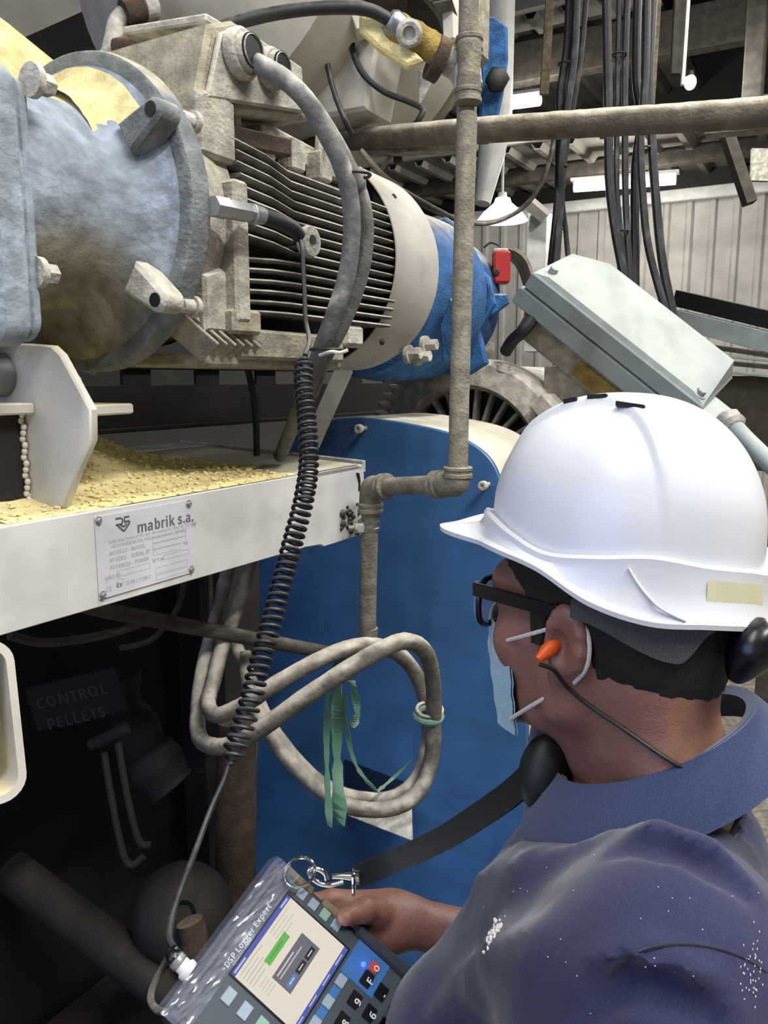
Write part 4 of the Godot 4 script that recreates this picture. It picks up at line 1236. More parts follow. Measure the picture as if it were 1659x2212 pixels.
	solo("conduit_nut", "ridged conduit nut under the enclosure corner", "nut", MB.new().lathe(P(1566, 902, 1.97), (P(1612, 950, 1.9) - P(1566, 902, 1.97)).normalized(), [Vector2(0, 0.025), Vector2(0.012, 0.034), Vector2(0.024, 0.026), Vector2(0.036, 0.034), Vector2(0.048, 0.024)], 10), "off_white")
	cable("black_lead", "thick black lead curving down behind the grey enclosure", "cable", [1150, 690, 2.5, 1130, 715, 2.5, 1108, 735, 2.55, 1092, 760, 2.6], 0.02, "black_dusty")

func curved_sheet() -> MB:
	var m := MB.new()
	var rows := []
	for st in [[0.0, 0.0], [0.0, 0.18], [0.008, 0.18], [0.008, 0.0]]:
		var r := PackedVector3Array()
		for q in smooth(pix([1098, 530, 2.66, 1130, 545, 2.66, 1150, 580, 2.66, 1160, 640, 2.66, 1150, 720, 2.66]), 5): r.append(q + Vector3(0, -st[0], -st[1]) + Vector3(-st[0], 0, 0))
		rows.append(r)
	rows.append(rows[0])
	m.grid(rows)
	m.fix(0)
	return m

# ---------- pipes, cables ----------
func collar(n: String, c: Vector3, ax: Vector3, r: float, h: float, lk: String, parent: Node) -> void:
	obj(n, MB.new().lathe(c - ax * h / 2, ax, [Vector2(0, r * 0.9), Vector2(0.002, r), Vector2(h * 0.35, r), Vector2(h * 0.4, r * 0.93), Vector2(h * 0.65, r * 0.93), Vector2(h * 0.7, r), Vector2(h - 0.002, r), Vector2(h, r * 0.9)], 24), lk, parent)

func pipes() -> void:
	# upright pipe with the offset at its foot
	var top := P(1014, -30, 1.60)
	var e1 := P(988, 1045, 1.66)
	var e2 := P(800, 1052, 1.90)
	var bot := P(794, 1388, 1.98)
	var t := thing("upright_pipe", "dusty grey steel pipe running upright with a two elbow offset at its foot", "pipe", bot)
	var r := 0.0205
	obj("riser", rough_tube(smooth([Vector3(top.x + 0.02, 6.9, top.z + 0.1), top, P(1009, 250, 1.605), P(1002, 500, 1.62), P(994, 800, 1.64), P(989, 1010, 1.655)], 8), r, 20, 0.03, 20), "pipe", t)
	var d := (e2 - e1).normalized()
	obj("elbow", MB.new().tube(smooth([P(989, 1008, 1.655), P(988, 1032, 1.657), e1 + d * 0.006, e1 + d * 0.028, e1 + d * 0.05], 6), 0.0265, 20), "pipe", t)
	obj("cross_piece", rough_tube(PackedVector3Array([e1, e1.lerp(e2, 0.33), e1.lerp(e2, 0.66), e2]), r * 0.97, 20, 0.03, 20), "pipe", t)
	obj("elbow", MB.new().tube(smooth([e2 - d * 0.055, e2 - d * 0.03, e2 - d * 0.006 - UY * 0.002, e2 - UY * 0.028, e2 - UY * 0.05], 6), 0.0265, 20), "pipe", t)
	obj("drop", rough_tube(smooth([e2 - UY * 0.02, P(797, 1200, 1.93), P(795, 1300, 1.95), bot], 6), r, 20, 0.03, 20), "pipe", t)
	collar("union", P(989, 1020, 1.656), UY, 0.0305, 0.024, "pipe", t)
	collar("union", e1 + d * 0.06, d, 0.0305, 0.024, "pipe", t)
	collar("union", e2 - d * 0.055, d, 0.0305, 0.024, "pipe", t)
	collar("union", e2 - UY * 0.05, UY, 0.0305, 0.024, "pipe", t)
	collar("union", P(797, 1376, 1.975), UY, 0.0225, 0.05, "pipe", t)
	collar("pipe_clamp", P(797, 1135, 1.922), UY, 0.0265, 0.03, "galv", t)
	obj("clamp_ear", MB.new().box(P(776, 1140, 1.91), Vector3.RIGHT * 0.013, UY * 0.012, Vector3.BACK * 0.014, 0.004), "off_white", t)
	bolt("bolt", P(772, 1140, 1.90), Vector3.LEFT, 0.006, 0.02, "off_white", t)
	collar("union", P(1014, 95, 1.60), UY, 0.0275, 0.028, "pipe", t)
	collar("tee", P(1013, 150, 1.60), UY, 0.0245, 0.1, "pipe", t)
	collar("union", P(1011, 208, 1.60), UY, 0.0275, 0.028, "pipe", t)
	# rail pipe across
	t = thing("rail_pipe", "thick horizontal pipe with pale dust along its top, crossing behind the upright pipe", "pipe", P(1100, 300, 2.0))
	obj("pipe_run", rough_tube(smooth(pix([560, 318, 2.75, 760, 302, 2.42, 1000, 284, 2.05, 1250, 268, 1.88, 1500, 253, 1.74, 1720, 237, 1.64, 2300, 190, 1.35, 3200, 110, 1.1]), 14), 0.0305, 24, 0.05, 25), "rail_pipe", t)
	obj("under_rail", MB.new().bar(P(800, 330, 2.4), P(1000, 318, 2.15), UY, 0.02, 0.05), "pipe", t)
	obj("hanger_foot", MB.new().bar(P(862, 330, 2.36), P(862, 352, 2.36), SX, 0.03, 0.02), "rust", t)
	obj("hanger_foot", MB.new().bar(P(1512, 285, 1.80), P(1516, 300, 1.80), SX, 0.02, 0.02), "rust", t)
	obj("under_rail", MB.new().bar(P(1510, 290, 1.82), P(1720, 272, 1.72), UY, 0.014, 0.04), "pipe", t)
	cable("stay_rod", "thin pale rod slanting below the rail pipe by the fan cover", "rod", [855, 322, 2.35, 838, 345, 2.35, 820, 372, 2.35], 0.006, "pipe")
	cable("stay_rod", "second thin rod slanting the other way below the rail pipe", "rod", [780, 325, 2.3, 820, 372, 2.3, 870, 412, 2.35], 0.008, "pipe")
	# black hydraulic hose over the top
	cable("hydraulic_hose", "thick black hose arching over the top from the flange to the valve fitting", "hose", [195, 204, 1.5, 235, 178, 1.5, 300, 132, 1.5, 400, 88, 1.52, 500, 52, 1.54, 600, 28, 1.55, 700, 17, 1.56, 790, 20, 1.57, 845, 45, 1.58], 0.0125, "black_dusty", "", 12)
	cable("thin_lead", "thin dark lead hanging in front of the beige drum", "cable", [686, -20, 2.2, 692, 50, 2.2, 705, 130, 2.2, 722, 200, 2.2, 745, 260, 2.2, 760, 290, 2.25], 0.0075, "cable")
	cable("thin_lead", "dark lead looping below the small top motor", "cable", [762, 70, 2.2, 762, 110, 2.2, 785, 160, 2.2, 830, 198, 2.2, 880, 218, 2.2, 912, 235, 2.2, 905, 258, 2.2, 890, 275, 2.22], 0.0085, "black_dusty")
	# two supply cables from the glands, tied together
	cable("supply_cable", "thick grey dust caked cable from the front gland down over the fins", "cable", [530, 122, 1.42, 560, 140, 1.38, 610, 168, 1.36, 660, 215, 1.36, 700, 280, 1.38, 735, 350, 1.4, 755, 420, 1.42, 760, 500, 1.44, 750, 590, 1.46, 725, 670, 1.48, 695, 750, 1.52, 668, 830, 1.62, 640, 900, 1.75, 605, 985, 1.95], 0.0165, "grey_cable", "", 14)
	cable("supply_cable", "second grey dust caked cable beside it, nearer the fan cover", "cable", [590, 158, 1.46, 630, 180, 1.43, 672, 225, 1.41, 715, 290, 1.42, 748, 350, 1.43, 775, 410, 1.45, 790, 480, 1.47, 786, 560, 1.49, 765, 640, 1.51, 735, 710, 1.53, 700, 775, 1.57, 672, 850, 1.68], 0.015, "grey_cable", "", 14)
	var tie := MB.new()
	for q in [[768, 378, 1.425, 30], [706, 755, 1.53, 35]]: tie.tube(smooth(Array(MB.new().ring(P(q[0], q[1], q[2]), Vector3.RIGHT * q[3] * 0.00088, Vector3.BACK * 0.026, 10)), 2, true), 0.003, 6, false, true)
	solo("wire_tie", "wire ties binding the two grey supply cables", "wire tie", tie, "black_dusty")
	solo("twisted_wire_end", "twisted pale wire end beside the lower cable tie", "wire", MB.new().tube(smooth(pix([690, 768, 1.47, 715, 760, 1.46, 735, 762, 1.46, 752, 756, 1.46]), 5), 0.0035, 7), "off_white")
	cable("black_lead", "black lead dropping behind the frame below the motor foot", "cable", [528, 770, 2.0, 545, 840, 2.0, 553, 910, 2.0, 555, 985, 2.0], 0.0085, "black_dusty")
	cable("black_lead", "black lead hanging under the bell housing", "cable", [80, 650, 1.5, 100, 700, 1.5, 128, 760, 1.5], 0.006, "black_dusty")
	# coiled sensor lead
	var path := smooth(pix([659, 768, 1.34, 655, 830, 1.32, 662, 900, 1.30, 667, 1000, 1.27, 656, 1080, 1.24, 638, 1150, 1.22, 614, 1240, 1.19, 588, 1340, 1.16, 560, 1440, 1.13, 534, 1540, 1.10, 494, 1655, 1.07]), 60)
	t = thing("coiled_cable", "black coiled lead hanging from the motor sensor to the handheld meter", "cable", P(494, 1655, 1.07))
	var hel := PackedVector3Array()
	var total := 0.0
	var acc := PackedFloat32Array([0.0])
	for i in range(1, path.size()):
		total += path[i].distance_to(path[i - 1])
		acc.append(total)
	var turns := 55
	var j := 0
	for i in turns * 14 + 1:
		var s := total * i / float(turns * 14)
		while j < path.size() - 2 and acc[j + 1] < s: j += 1
		var c := path[j].lerp(path[j + 1], (s - acc[j]) / (acc[j + 1] - acc[j]))
		var tg := (path[j + 1] - path[j]).normalized()
		var ux := tg.cross(Vector3.BACK).normalized()
		var uy := tg.cross(ux)
		var ph := TAU * i / 14.0
		var rr := 0.0132 * smoothstep(0.0, 0.02, s) * smoothstep(0.0, 0.02, total - s) + 0.0006
		hel.append(c + ux * cos(ph) * rr + uy * sin(ph) * rr)
	obj("coil", MB.new().tube(hel, 0.0031, 7), "coil_black", t)
	obj("upper_lead", MB.new().tube(smooth(pix([640, 500, 1.49, 652, 530, 1.46, 655, 580, 1.44, 658, 640, 1.42, 660, 690, 1.40, 668, 735, 1.37, 659, 768, 1.34]), 8), 0.0042, 8), "black_dusty", t)
	obj("lower_lead", MB.new().tube(smooth(pix([494, 1655, 1.07, 482, 1690, 1.06, 455, 1750, 1.04, 425, 1830, 1.0, 395, 1910, 0.94, 372, 1980, 0.90, 366, 2025, 0.875, 376, 2048, 0.858]), 8), 0.0038, 8), "coil_black", t)

func hoses() -> void:
	# flexible hose loops hung on the guard bracket
	var t := thing("hose_loop", "dusty grey hose hung in long loops before the blue guard", "hose", P(800, 1750, 1.75))
	obj("hose_run", rough_tube(smooth(pix([545, 1195, 1.9, 520, 1290, 1.86, 480, 1400, 1.8, 462, 1470, 1.76, 450, 1520, 1.7, 470, 1545, 1.62, 530, 1520, 1.58, 600, 1475, 1.56, 690, 1425, 1.58, 760, 1398, 1.62, 820, 1396, 1.68, 870, 1420, 1.74, 905, 1470, 1.78, 925, 1540, 1.8, 922, 1620, 1.8, 895, 1690, 1.78, 840, 1725, 1.76, 760, 1722, 1.76, 690, 1690, 1.78, 630, 1630, 1.82, 580, 1560, 1.86, 545, 1480, 1.9, 520, 1420, 1.93, 505, 1380, 1.95]), 10), 0.0165, 14, 0.07, 40), "hose_dusty", t)
	obj("hose_run", rough_tube(smooth(pix([500, 1200, 1.95, 470, 1320, 1.88, 440, 1440, 1.8, 428, 1530, 1.74, 430, 1590, 1.68, 460, 1612, 1.6, 510, 1605, 1.56, 570, 1570, 1.52, 660, 1505, 1.5, 760, 1440, 1.5, 830, 1400, 1.52, 880, 1385, 1.56, 920, 1410, 1.62, 935, 1470, 1.68, 937, 1550, 1.72, 932, 1640, 1.74, 905, 1710, 1.73, 850, 1745, 1.72, 770, 1746, 1.73, 710, 1720, 1.75, 640, 1660, 1.79, 585, 1590, 1.83, 540, 1500, 1.88, 530, 1410, 1.93]), 10), 0.0168, 14, 0.07, 40), "hose_dusty", t)
	obj("clamp", MB.new().tube(smooth(Array(MB.new().ring(P(926, 1545, 1.745), Vector3.RIGHT * 0.027, Vector3.BACK * 0.04, 12)), 2, true), 0.0075, 8, false, true), "green", t)
	obj("clamp", MB.new().tube(smooth(Array(MB.new().ring(P(928, 1532, 1.745), Vector3.RIGHT * 0.028, Vector3.BACK * 0.04, 12)), 2, true), 0.0035, 8, false, true), "off_white", t)
	# rod running under the frame towards the drop pipe
	solo("support_rod", "dusty rod slanting under the white frame to the drop pipe", "rod", rough_tube(smooth(pix([165, 1300, 1.55, 215, 1315, 1.58, 400, 1352, 1.72, 560, 1382, 1.86, 700, 1408, 2.0, 780, 1422, 2.05]), 8), 0.0165, 14, 0.06, 40), "hose_dark")
	cable("hanging_lead", "dark lead sagging under the frame at the left", "cable", [20, 1372, 1.5, 90, 1388, 1.55, 180, 1380, 1.6, 260, 1362, 1.65, 320, 1340, 1.7], 0.009, "hose_dark")
	cable("hanging_lead", "thin lead hanging beside the hose behind the name plate", "cable", [455, 1215, 2.0, 455, 1330, 2.0, 450, 1420, 2.0], 0.005, "tan")
	cable("hanging_lead", "dim lead looping under the maker's plate", "cable", [400, 1240, 1.9, 385, 1310, 1.9, 330, 1380, 1.9, 260, 1400, 1.9], 0.007, "hose_dark")
	# green strips
	var strips := [
		["long green plastic strip hanging left of the pipe foot", [712, 1452, 1.55, 706, 1550, 1.6, 706, 1660, 1.62, 712, 1785, 1.62], 0.012],
		["wider green strip knotted under the hose, hanging straight", [732, 1420, 1.62, 730, 1520, 1.64, 728, 1640, 1.65, 735, 1780, 1.64], 0.024],
		["green strip slanting right to the hose bracket", [745, 1500, 1.6, 750, 1580, 1.64, 770, 1655, 1.68, 815, 1712, 1.7], 0.009],
		["green strip rising right from the hose to the guard", [812, 1712, 1.7, 850, 1680, 1.76, 890, 1640, 1.85], 0.008],
		["short loop of green strip bunched beside the hose", [758, 1470, 1.62, 766, 1500, 1.62, 772, 1540, 1.62, 760, 1570, 1.63], 0.016]]
	for q in strips:
		var path := smooth(pix(q[1]), 7)
		var rows := []
		for st in [[-1, -1], [-1, 1], [1, 1], [1, -1]]:
			var rr := PackedVector3Array()
			for i in path.size():
				var w: float = 1.45 * q[2] * (0.8 + 0.5 * nz2.get_noise_1d(i * 3.0))
				var tw := 0.9 * sin(i * 0.35)
				var x := Vector3(cos(tw), 0, sin(tw))
				rr.append(path[i] + x * (w * 0.5 * st[0]) + Vector3(-x.z, 0, x.x) * (0.0009 * st[1]))
			rows.append(rr)
		rows.append(rows[0])
		var m := MB.new().grid(rows)
		m.fix(0)
		solo("green_strip", q[0], "plastic strip", m, "green", "", 25.0)

func under() -> void:
	# machinery below the frame, darkened in colour to stand in for shade
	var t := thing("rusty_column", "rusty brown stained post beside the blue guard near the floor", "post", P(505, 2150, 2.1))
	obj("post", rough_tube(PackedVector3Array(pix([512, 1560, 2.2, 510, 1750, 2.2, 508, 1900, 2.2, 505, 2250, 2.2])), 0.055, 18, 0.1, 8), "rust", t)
	t = thing("pump_body", "dim round cast pump behind the handheld meter", "pump", P(385, 2080, 1.9))
	obj("casing", MB.new().lathe(P(395, 1975, 1.9), (CAM - P(395, 1975, 1.9)).normalized(), [Vector2(-0.15, 0.03), Vector2(-0.12, 0.11), Vector2(-0.04, 0.12), Vector2(0, 0.1), Vector2(0.02, 0.06), Vector2(0.02, 0.03), Vector2(0.0, 0.02), Vector2(0.0, 0.001)], 32), "dark_brown", t)
	obj("outlet", rough_tube(smooth(pix([410, 1990, 1.85, 420, 2030, 1.85, 415, 2080, 1.85]), 5), 0.03, 12, 0.15, 20), "rust", t)
	solo("fallen_pipe", "dim brown pipe lying diagonally across the floor", "pipe", rough_tube(PackedVector3Array(pix([20, 1880, 2.0, 160, 1985, 1.95, 300, 2090, 1.9, 420, 2180, 1.85])), 0.05, 14, 0.08, 10), "dark_brown")
	cable("loop_lead", "pale lead looping down beside the handheld meter's plug", "cable", [376, 2046, 0.86, 352, 2090, 0.87, 332, 2130, 0.86, 326, 2160, 0.85, 338, 2180, 0.83, 362, 2188, 0.805], 0.004, "hose_dark")
	# control sign and bent handle of a lever frame in the dark
	t = thing("control_sign", "sign darkened to look barely lit, reading CONTROL PELLETS in the dark under the frame", "sign", P(145, 1540, 1.9))
	var sx := (P(250, 1470, 1.9) - P(80, 1510, 1.9)).normalized()
	var sy := sx.cross(Vector3.FORWARD).normalized()
	if sy.y < 0: sy = -sy
	var sc := P(165, 1510, 1.92)
	obj("sign_board", MB.new().box(sc, sx * 0.11, sy * 0.055, sx.cross(sy) * 0.003, 0.001), "shaded_steel", t)
	var pm := flat_mat("2a2822")  # lettering darkened, the gloom under the frame put into its colour
	text("CONTROL", 0.027, sc - sx * 0.095 + sy * 0.01 + sx.cross(sy) * 0.0035, sx, sy, pm, t)
	text("PELLETS", 0.027, sc - sx * 0.085 - sy * 0.045 + sx.cross(sy) * 0.0035, sx, sy, pm, t)
	t = thing("lever_frame", "bent dark rod frame hanging in the gloom under the machine", "lever", P(270, 1870, 1.8))
	obj("crossbar", MB.new().tube(smooth(pix([195, 1610, 1.8, 230, 1595, 1.8, 275, 1572, 1.8]), 4), 0.014, 10), "dark_brown", t)
	obj("rod", MB.new().tube(smooth(pix([225, 1625, 1.8, 240, 1720, 1.8, 265, 1840, 1.8, 285, 1868, 1.8, 310, 1850, 1.8]), 6), 0.008, 8), "dark_brown", t)
	obj("rod", MB.new().tube(smooth(pix([255, 1605, 1.8, 275, 1720, 1.8, 300, 1815, 1.8, 325, 1825, 1.8]), 6), 0.008, 8), "dark_brown", t)
	solo("valve_cluster", "unlit cluster of valve bodies in the dark behind the lever frame", "valve", rough_tube(smooth(pix([240, 1480, 2.1, 270, 1540, 2.1, 300, 1600, 2.1, 340, 1660, 2.1, 370, 1700, 2.1]), 6), 0.07, 16, 0.45, 9), "shaded_steel")
	solo("mill_block", "lower body of the pellet mill, its colour darkened for the shadow", "machine base", MB.new().box(A(0.05, 0.7, -1.02), AX * 0.75, UY * 0.7, SX * 0.4, 0.02), "shaded_steel")  # near black colour stands in for the shade under the frame
	solo("floor_shade", "low slab on the floor under the machine, coloured dark as shade", "dust", MB.new().box(A(-0.1, 0.02, -0.1), AX * 0.8, SX * 0.5, UY * 0.03, 0.02), "dark_brown")  # dark slab painting the shade on the floor under the machine
	for q in [[0.75, -0.5], [-0.7, -0.5], [-0.85, 0.1]]:
		solo("frame_leg", ["square frame leg hidden beside the blue guard", "square frame leg deep under the machine", "square frame leg at the machine's near end"][[0.75, -0.7, -0.85].find(q[0])], "leg", MB.new().box(A(q[0], 0.78, q[1]), AX * 0.05, UY * 0.78, SX * 0.05, 0.004), "dark_brown")

# ---------- handheld meter ----------
var dev_o: Vector3
var dev_r: Vector3
var dev_d: Vector3
var dev_n: Vector3
func D(u: float, v: float, h := 0.0) -> Vector3: return dev_o + dev_r * u + dev_d * v + dev_n * h
func dbox(u0: float, v0: float, u1: float, v1: float, h0: float, h1: float, bev := 0.001) -> MB:
	return MB.new().box(D((u0 + u1) / 2, (v0 + v1) / 2, (h0 + h1) / 2), dev_r * absf(u1 - u0) / 2, dev_d * absf(v1 - v0) / 2, dev_n * absf(h1 - h0) / 2, bev)

func screen_tex() -> ImageTexture:
	var w := 320
	var h := 270
	var im := Image.create(w, h, false, Image.FORMAT_RGB8)
	var R := func(x: int, y: int, ww: int, hh: int, c: String) -> void: im.fill_rect(Rect2i(x, y, ww, hh), Color(c))
	R.call(0, 0, w, h, "f3e9d8")
	R.call(0, 0, w, 16, "5a66b8")
	R.call(8, 5, 60, 6, "c9cdf0")
	R.call(270, 5, 40, 6, "c9cdf0")
	R.call(0, h - 16, w, 16, "5a66b8")
	for i in 4: R.call(10 + i * 80, h - 11, 44, 5, "b9bfe6")
	for i in 5: R.call(14, 26 + i * 13, 120 - (i * 37) % 50, 3, "c8bfb2")
	for i in 4: R.call(180, 26 + i * 13, 110 - (i * 23) % 40, 3, "d3c9ba")
	R.call(100, 62, 118, 25, "6fc05a")
	R.call(120, 72, 70, 4, "58a846")
	for i in 4: R.call(26, 96 + i * 12, 44, 3, "d3c9ba")
	R.call(78, 112, 178, 78, "77747e")
	R.call(92, 122, 96, 5, "d9d6dc")
	R.call(92, 134, 128, 5, "c6c2ca")
	R.call(90, 162, 46, 18, "5f8fc8")
	R.call(144, 162, 46, 18, "36343c")
	R.call(198, 162, 46, 18, "36343c")
	for i in 3: R.call(100 + i * 54, 169, 26, 4, "e6e4e8")
	return ImageTexture.create_from_image(im)

func device() -> void:
	var a := P(600, 1855, 0.92)
	var b := P(350, 2190, 0.80)
	var c := P(860, 2110, 0.90)
	dev_r = (a - b).normalized()
	var v := c - a
	dev_d = (v - dev_r * v.dot(dev_r)).normalized()
	dev_n = dev_r.cross(dev_d)
	if dev_n.dot(CAM - a) < 0.0: dev_n = -dev_n
	dev_o = a
	var t := thing("handheld_meter", "handheld vibration meter with a lit screen, keypad and a clear plastic wrap", "meter", D(-0.094, 0.12, -0.05))
	var bm := MB.new()
	var pl := []
	for q in rrect(0.0935, 0.13, 0.012, 5): pl.append(Vector2(q.x - 0.0935, q.y + 0.13))
	bm.prism(pl, D(0, 0, -0.04), dev_r, dev_d, dev_n * 0.04, 0.005)
	obj("body", bm, "dev_body", t)
	obj("face_plate", dbox(-0.176, 0.02, -0.007, 0.252, -0.001, 0.0012), "dev_face", t)
	var sm := StandardMaterial3D.new()
	var tx := screen_tex()
	sm.albedo_color = Color(0.02, 0.02, 0.02)
	sm.roughness = 0.2
	sm.emission_enabled = true
	sm.emission = Color.BLACK
	sm.emission_texture = tx
	sm.emission_energy_multiplier = 1.25
	obj("bezel", dbox(-0.121, 0.030, -0.021, 0.124, 0.0008, 0.0024), "frame_black", t)
	var q := QuadMesh.new()
	q.size = Vector2(0.096, 0.090)
	q.material = sm
	var s := MeshInstance3D.new()
	s.name = "screen"
	s.mesh = q
	s.transform = Transform3D(Basis(dev_r, -dev_d, dev_n), D(-0.071, 0.077, 0.0027) - org(t))
	t.add_child(s)
	area("screen_light", D(-0.071, 0.077, 0.006), D(-0.071, 0.077, 1.0), Vector2(0.09, 0.08), 0.012, "f5eadc")
	var ink := flat_mat("b4bac4")
	text("DSP Logger Expert", 0.0062, D(-0.118, 0.0235, 0.0014), dev_r, -dev_d, ink, t)
	text("vibration analyser", 0.0032, D(-0.112, 0.0285, 0.0014), dev_r, -dev_d, ink, t, "lettering", false)
	for k in 4:
		obj("soft_key", dbox(-0.143, 0.038 + k * 0.022, -0.128, 0.050 + k * 0.022, 0.0, 0.003, 0.0015), "key_green" if k == 2 else "key_grey", t)
		obj("soft_key", dbox(-0.017, 0.040 + k * 0.017, -0.006, 0.051 + k * 0.017, 0.0, 0.003, 0.0015), "key_green" if k == 2 else "key_grey", t)
	obj("blue_panel", dbox(-0.044, 0.127, -0.006, 0.172, 0.0008, 0.0018), "dev_blue", t)
	obj("blue_band", dbox(-0.15, 0.129, -0.044, 0.139, 0.0008, 0.0018), "dev_blue", t)
	for k in 4: obj("function_key", dbox(-0.058 - k * 0.024, 0.128, -0.046 - k * 0.024, 0.139, 0.001, 0.004, 0.0015), "key_grey", t)
	obj("power_key", dbox(-0.024, 0.151, -0.013, 0.162, 0.001, 0.004, 0.0018), "key_red", t)
	text("O", 0.0065, D(-0.0212, 0.1595, 0.0042), dev_r, -dev_d, flat_mat("e8b0a8"), t)
	var lm := glow_mat("3050ff", 6.0)
	var led := MeshInstance3D.new()
	led.name = "status_lamp"
	var lmesh := MB.new().lathe(D(-0.0235, 0.145, 0.001), dev_n, [Vector2(0, 0.003), Vector2(0.002, 0.0028), Vector2(0.003, 0.0015), Vector2(0.003, 0.0)], 12)
	led.mesh = commit(lmesh, {m = lm, c = Color.WHITE, d = Color.WHITE, lo = 0.0, hi = 1.0, amp = 0.0, fr = 1.0}, org(t))
	t.add_child(led)
	var ol := OmniLight3D.new()
	ol.name = "status_lamp_light"
	ol.light_color = Color("3050ff")
	ol.light_energy = 0.0004
	ol.omni_range = 5.0
	ol.omni_attenuation = 2.0
	ol.light_size = 0.003
	ol.shadow_enabled = true
	ol.position = D(-0.0235, 0.145, 0.002)
	add_child(ol)
	for i in 4:
		for j in 4:
			var k := obj("number_key", dbox(-0.112 + i * 0.024, 0.150 + j * 0.021, -0.097 + i * 0.024, 0.163 + j * 0.021, 0.0, 0.0035, 0.0015), "frame_black", t)
			text(["7", "8", "9", "F", "4", "5", "6", "-", "1", "2", "3", "+", "0", ".", "E", "C"][j * 4 + i], 0.008, D(-0.1075 + i * 0.024, 0.1605 + j * 0.021, 0.0036), dev_r, -dev_d, ink, t)
	# rubber edge bumpers and taped edge
	obj("edge_tape", dbox(-0.006, 0.012, 0.003, 0.055, -0.03, 0.0015, 0.002), "tan", t)
	obj("edge_tape", dbox(-0.006, 0.07, 0.003, 0.098, -0.03, 0.0015, 0.002), "tan", t)
	obj("corner_bumper", dbox(-0.005, 0.118, 0.008, 0.25, -0.04, 0.004, 0.004), "dev_body", t)
	obj("top_rib", dbox(-0.175, 0.004, -0.015, 0.011, -0.002, 0.005, 0.002), "dev_body", t)
	# socket and plug of the lead
	var so := D(-0.141, -0.001, -0.014)
	obj("socket", MB.new().lathe(so, -dev_d, [Vector2(0, 0.011), Vector2(0.006, 0.011), Vector2(0.008, 0.0085), Vector2(0.018, 0.0085), Vector2(0.018, 0.001)], 20), "white_paint", t)
	t = thing("lead_plug", "black plug of the coiled lead pushed into the meter", "plug", so - dev_d * 0.02)
	obj("plug_sleeve", MB.new().tube(smooth([so - dev_d * 0.014, so - dev_d * 0.026, P(384, 2062, 0.855), P(376, 2048, 0.858)], 5), [0.0072, 0.0072, 0.0072, 0.0072, 0.007, 0.0065, 0.006, 0.0058, 0.0056, 0.0054, 0.0052, 0.005, 0.0048, 0.0046, 0.0044, 0.004], 14), "frame_black", t)
	obj("lock_nut", MB.new().lathe(so - dev_d * 0.013, -dev_d, [Vector2(0, 0.0085), Vector2(0.002, 0.0095), Vector2(0.007, 0.0095), Vector2(0.009, 0.0075)], 16), "steel", t)
	# clear wrap, crumpled over the near margin
	var rows := []
	for i in 26:
		var r := PackedVector3Array()
		for k in 12:
			var u := lerpf(-0.188, 0.0, i / 25.0)
			var w := lerpf(-0.006, 0.03, k / 11.0)
			var h := 0.004 + 0.006 * absf(nz2.get_noise_2d(u * 60.0, w * 90.0)) + 0.004 * absf(nz2.get_noise_2d(u * 140.0 + 50.0, w * 160.0)) + 0.003 * sin(PI * k / 11.0)
			if k == 0: h = -0.02
			r.append(D(u, w, h))
		rows.append(r)
	var m := MB.new().grid(rows)
	t = thing("plastic_wrap", "crumpled clear plastic film wrapped over the top margin of the meter", "plastic film", D(-0.1, 0.0, 0.0))
	obj("film_sheet", m, "film", t, "", 20.0)
	# lanyard
	t = thing("neck_lanyard", "black lanyard strap from the collar to the metal clip on the meter", "lanyard", P(760, 1900, 0.905))
	var path := smooth([P(1165, 1650, 0.74), P(1120, 1700, 0.77), P(1050, 1752, 0.81), P(950, 1815, 0.86), P(850, 1860, 0.90), P(772, 1893, 0.905)], 8)
	rows = []
	for st in [[-1, -1], [-1, 1], [1, 1], [1, -1]]:
		var r := PackedVector3Array()
		for i in path.size():
			var tg := (path[mini(i + 1, path.size() - 1)] - path[maxi(i - 1, 0)]).normalized()
			var x := (UPV - tg * UPV.dot(tg)).normalized()
			var y := tg.cross(x)
			r.append(path[i] + x * (0.0125 * st[0]) + y * (0.0025 * st[1]))
		rows.append(r)
	rows.append(rows[0])
	m = MB.new().grid(rows)
	m.fix(0)
	obj("strap", m, "strap", t)
	obj("strap_loop", MB.new().ball(P(1172, 1668, 0.725), Vector3.RIGHT * 0.022 + UPV * 0.006, UPV * 0.034, FW * 0.02, 12), "strap", t)
	var e := path[-1]
	obj("swivel", MB.new().lathe(e + Vector3.RIGHT * 0.002, Vector3.LEFT, [Vector2(-0.004, 0.004), Vector2(0, 0.0085), Vector2(0.006, 0.0085), Vector2(0.009, 0.005), Vector2(0.02, 0.0032), Vector2(0.03, 0.003)], 16), "chrome", t)
	obj("hook", MB.new().tube(smooth(pix([742, 1905, 0.905, 715, 1912, 0.905, 690, 1908, 0.905, 672, 1895, 0.905, 668, 1880, 0.905, 682, 1876, 0.905, 700, 1885, 0.905, 706, 1900, 0.905]), 6), 0.0028, 10), "chrome", t)
	obj("d_ring", MB.new().tube(smooth(Array(MB.new().ring(P(764, 1905, 0.905), UPV * 0.0135, FW * 0.010, 12)), 3, true), 0.0022, 8, false, true), "chrome", t)
	obj("split_ring", MB.new().tube(smooth(Array(MB.new().ring(P(648, 1884, 0.9055), Vector3.RIGHT * 0.0165 + UPV * 0.002, UPV * 0.012 + FW * 0.01, 14)), 3, true), 0.0018, 8, false, true), "chrome", t)

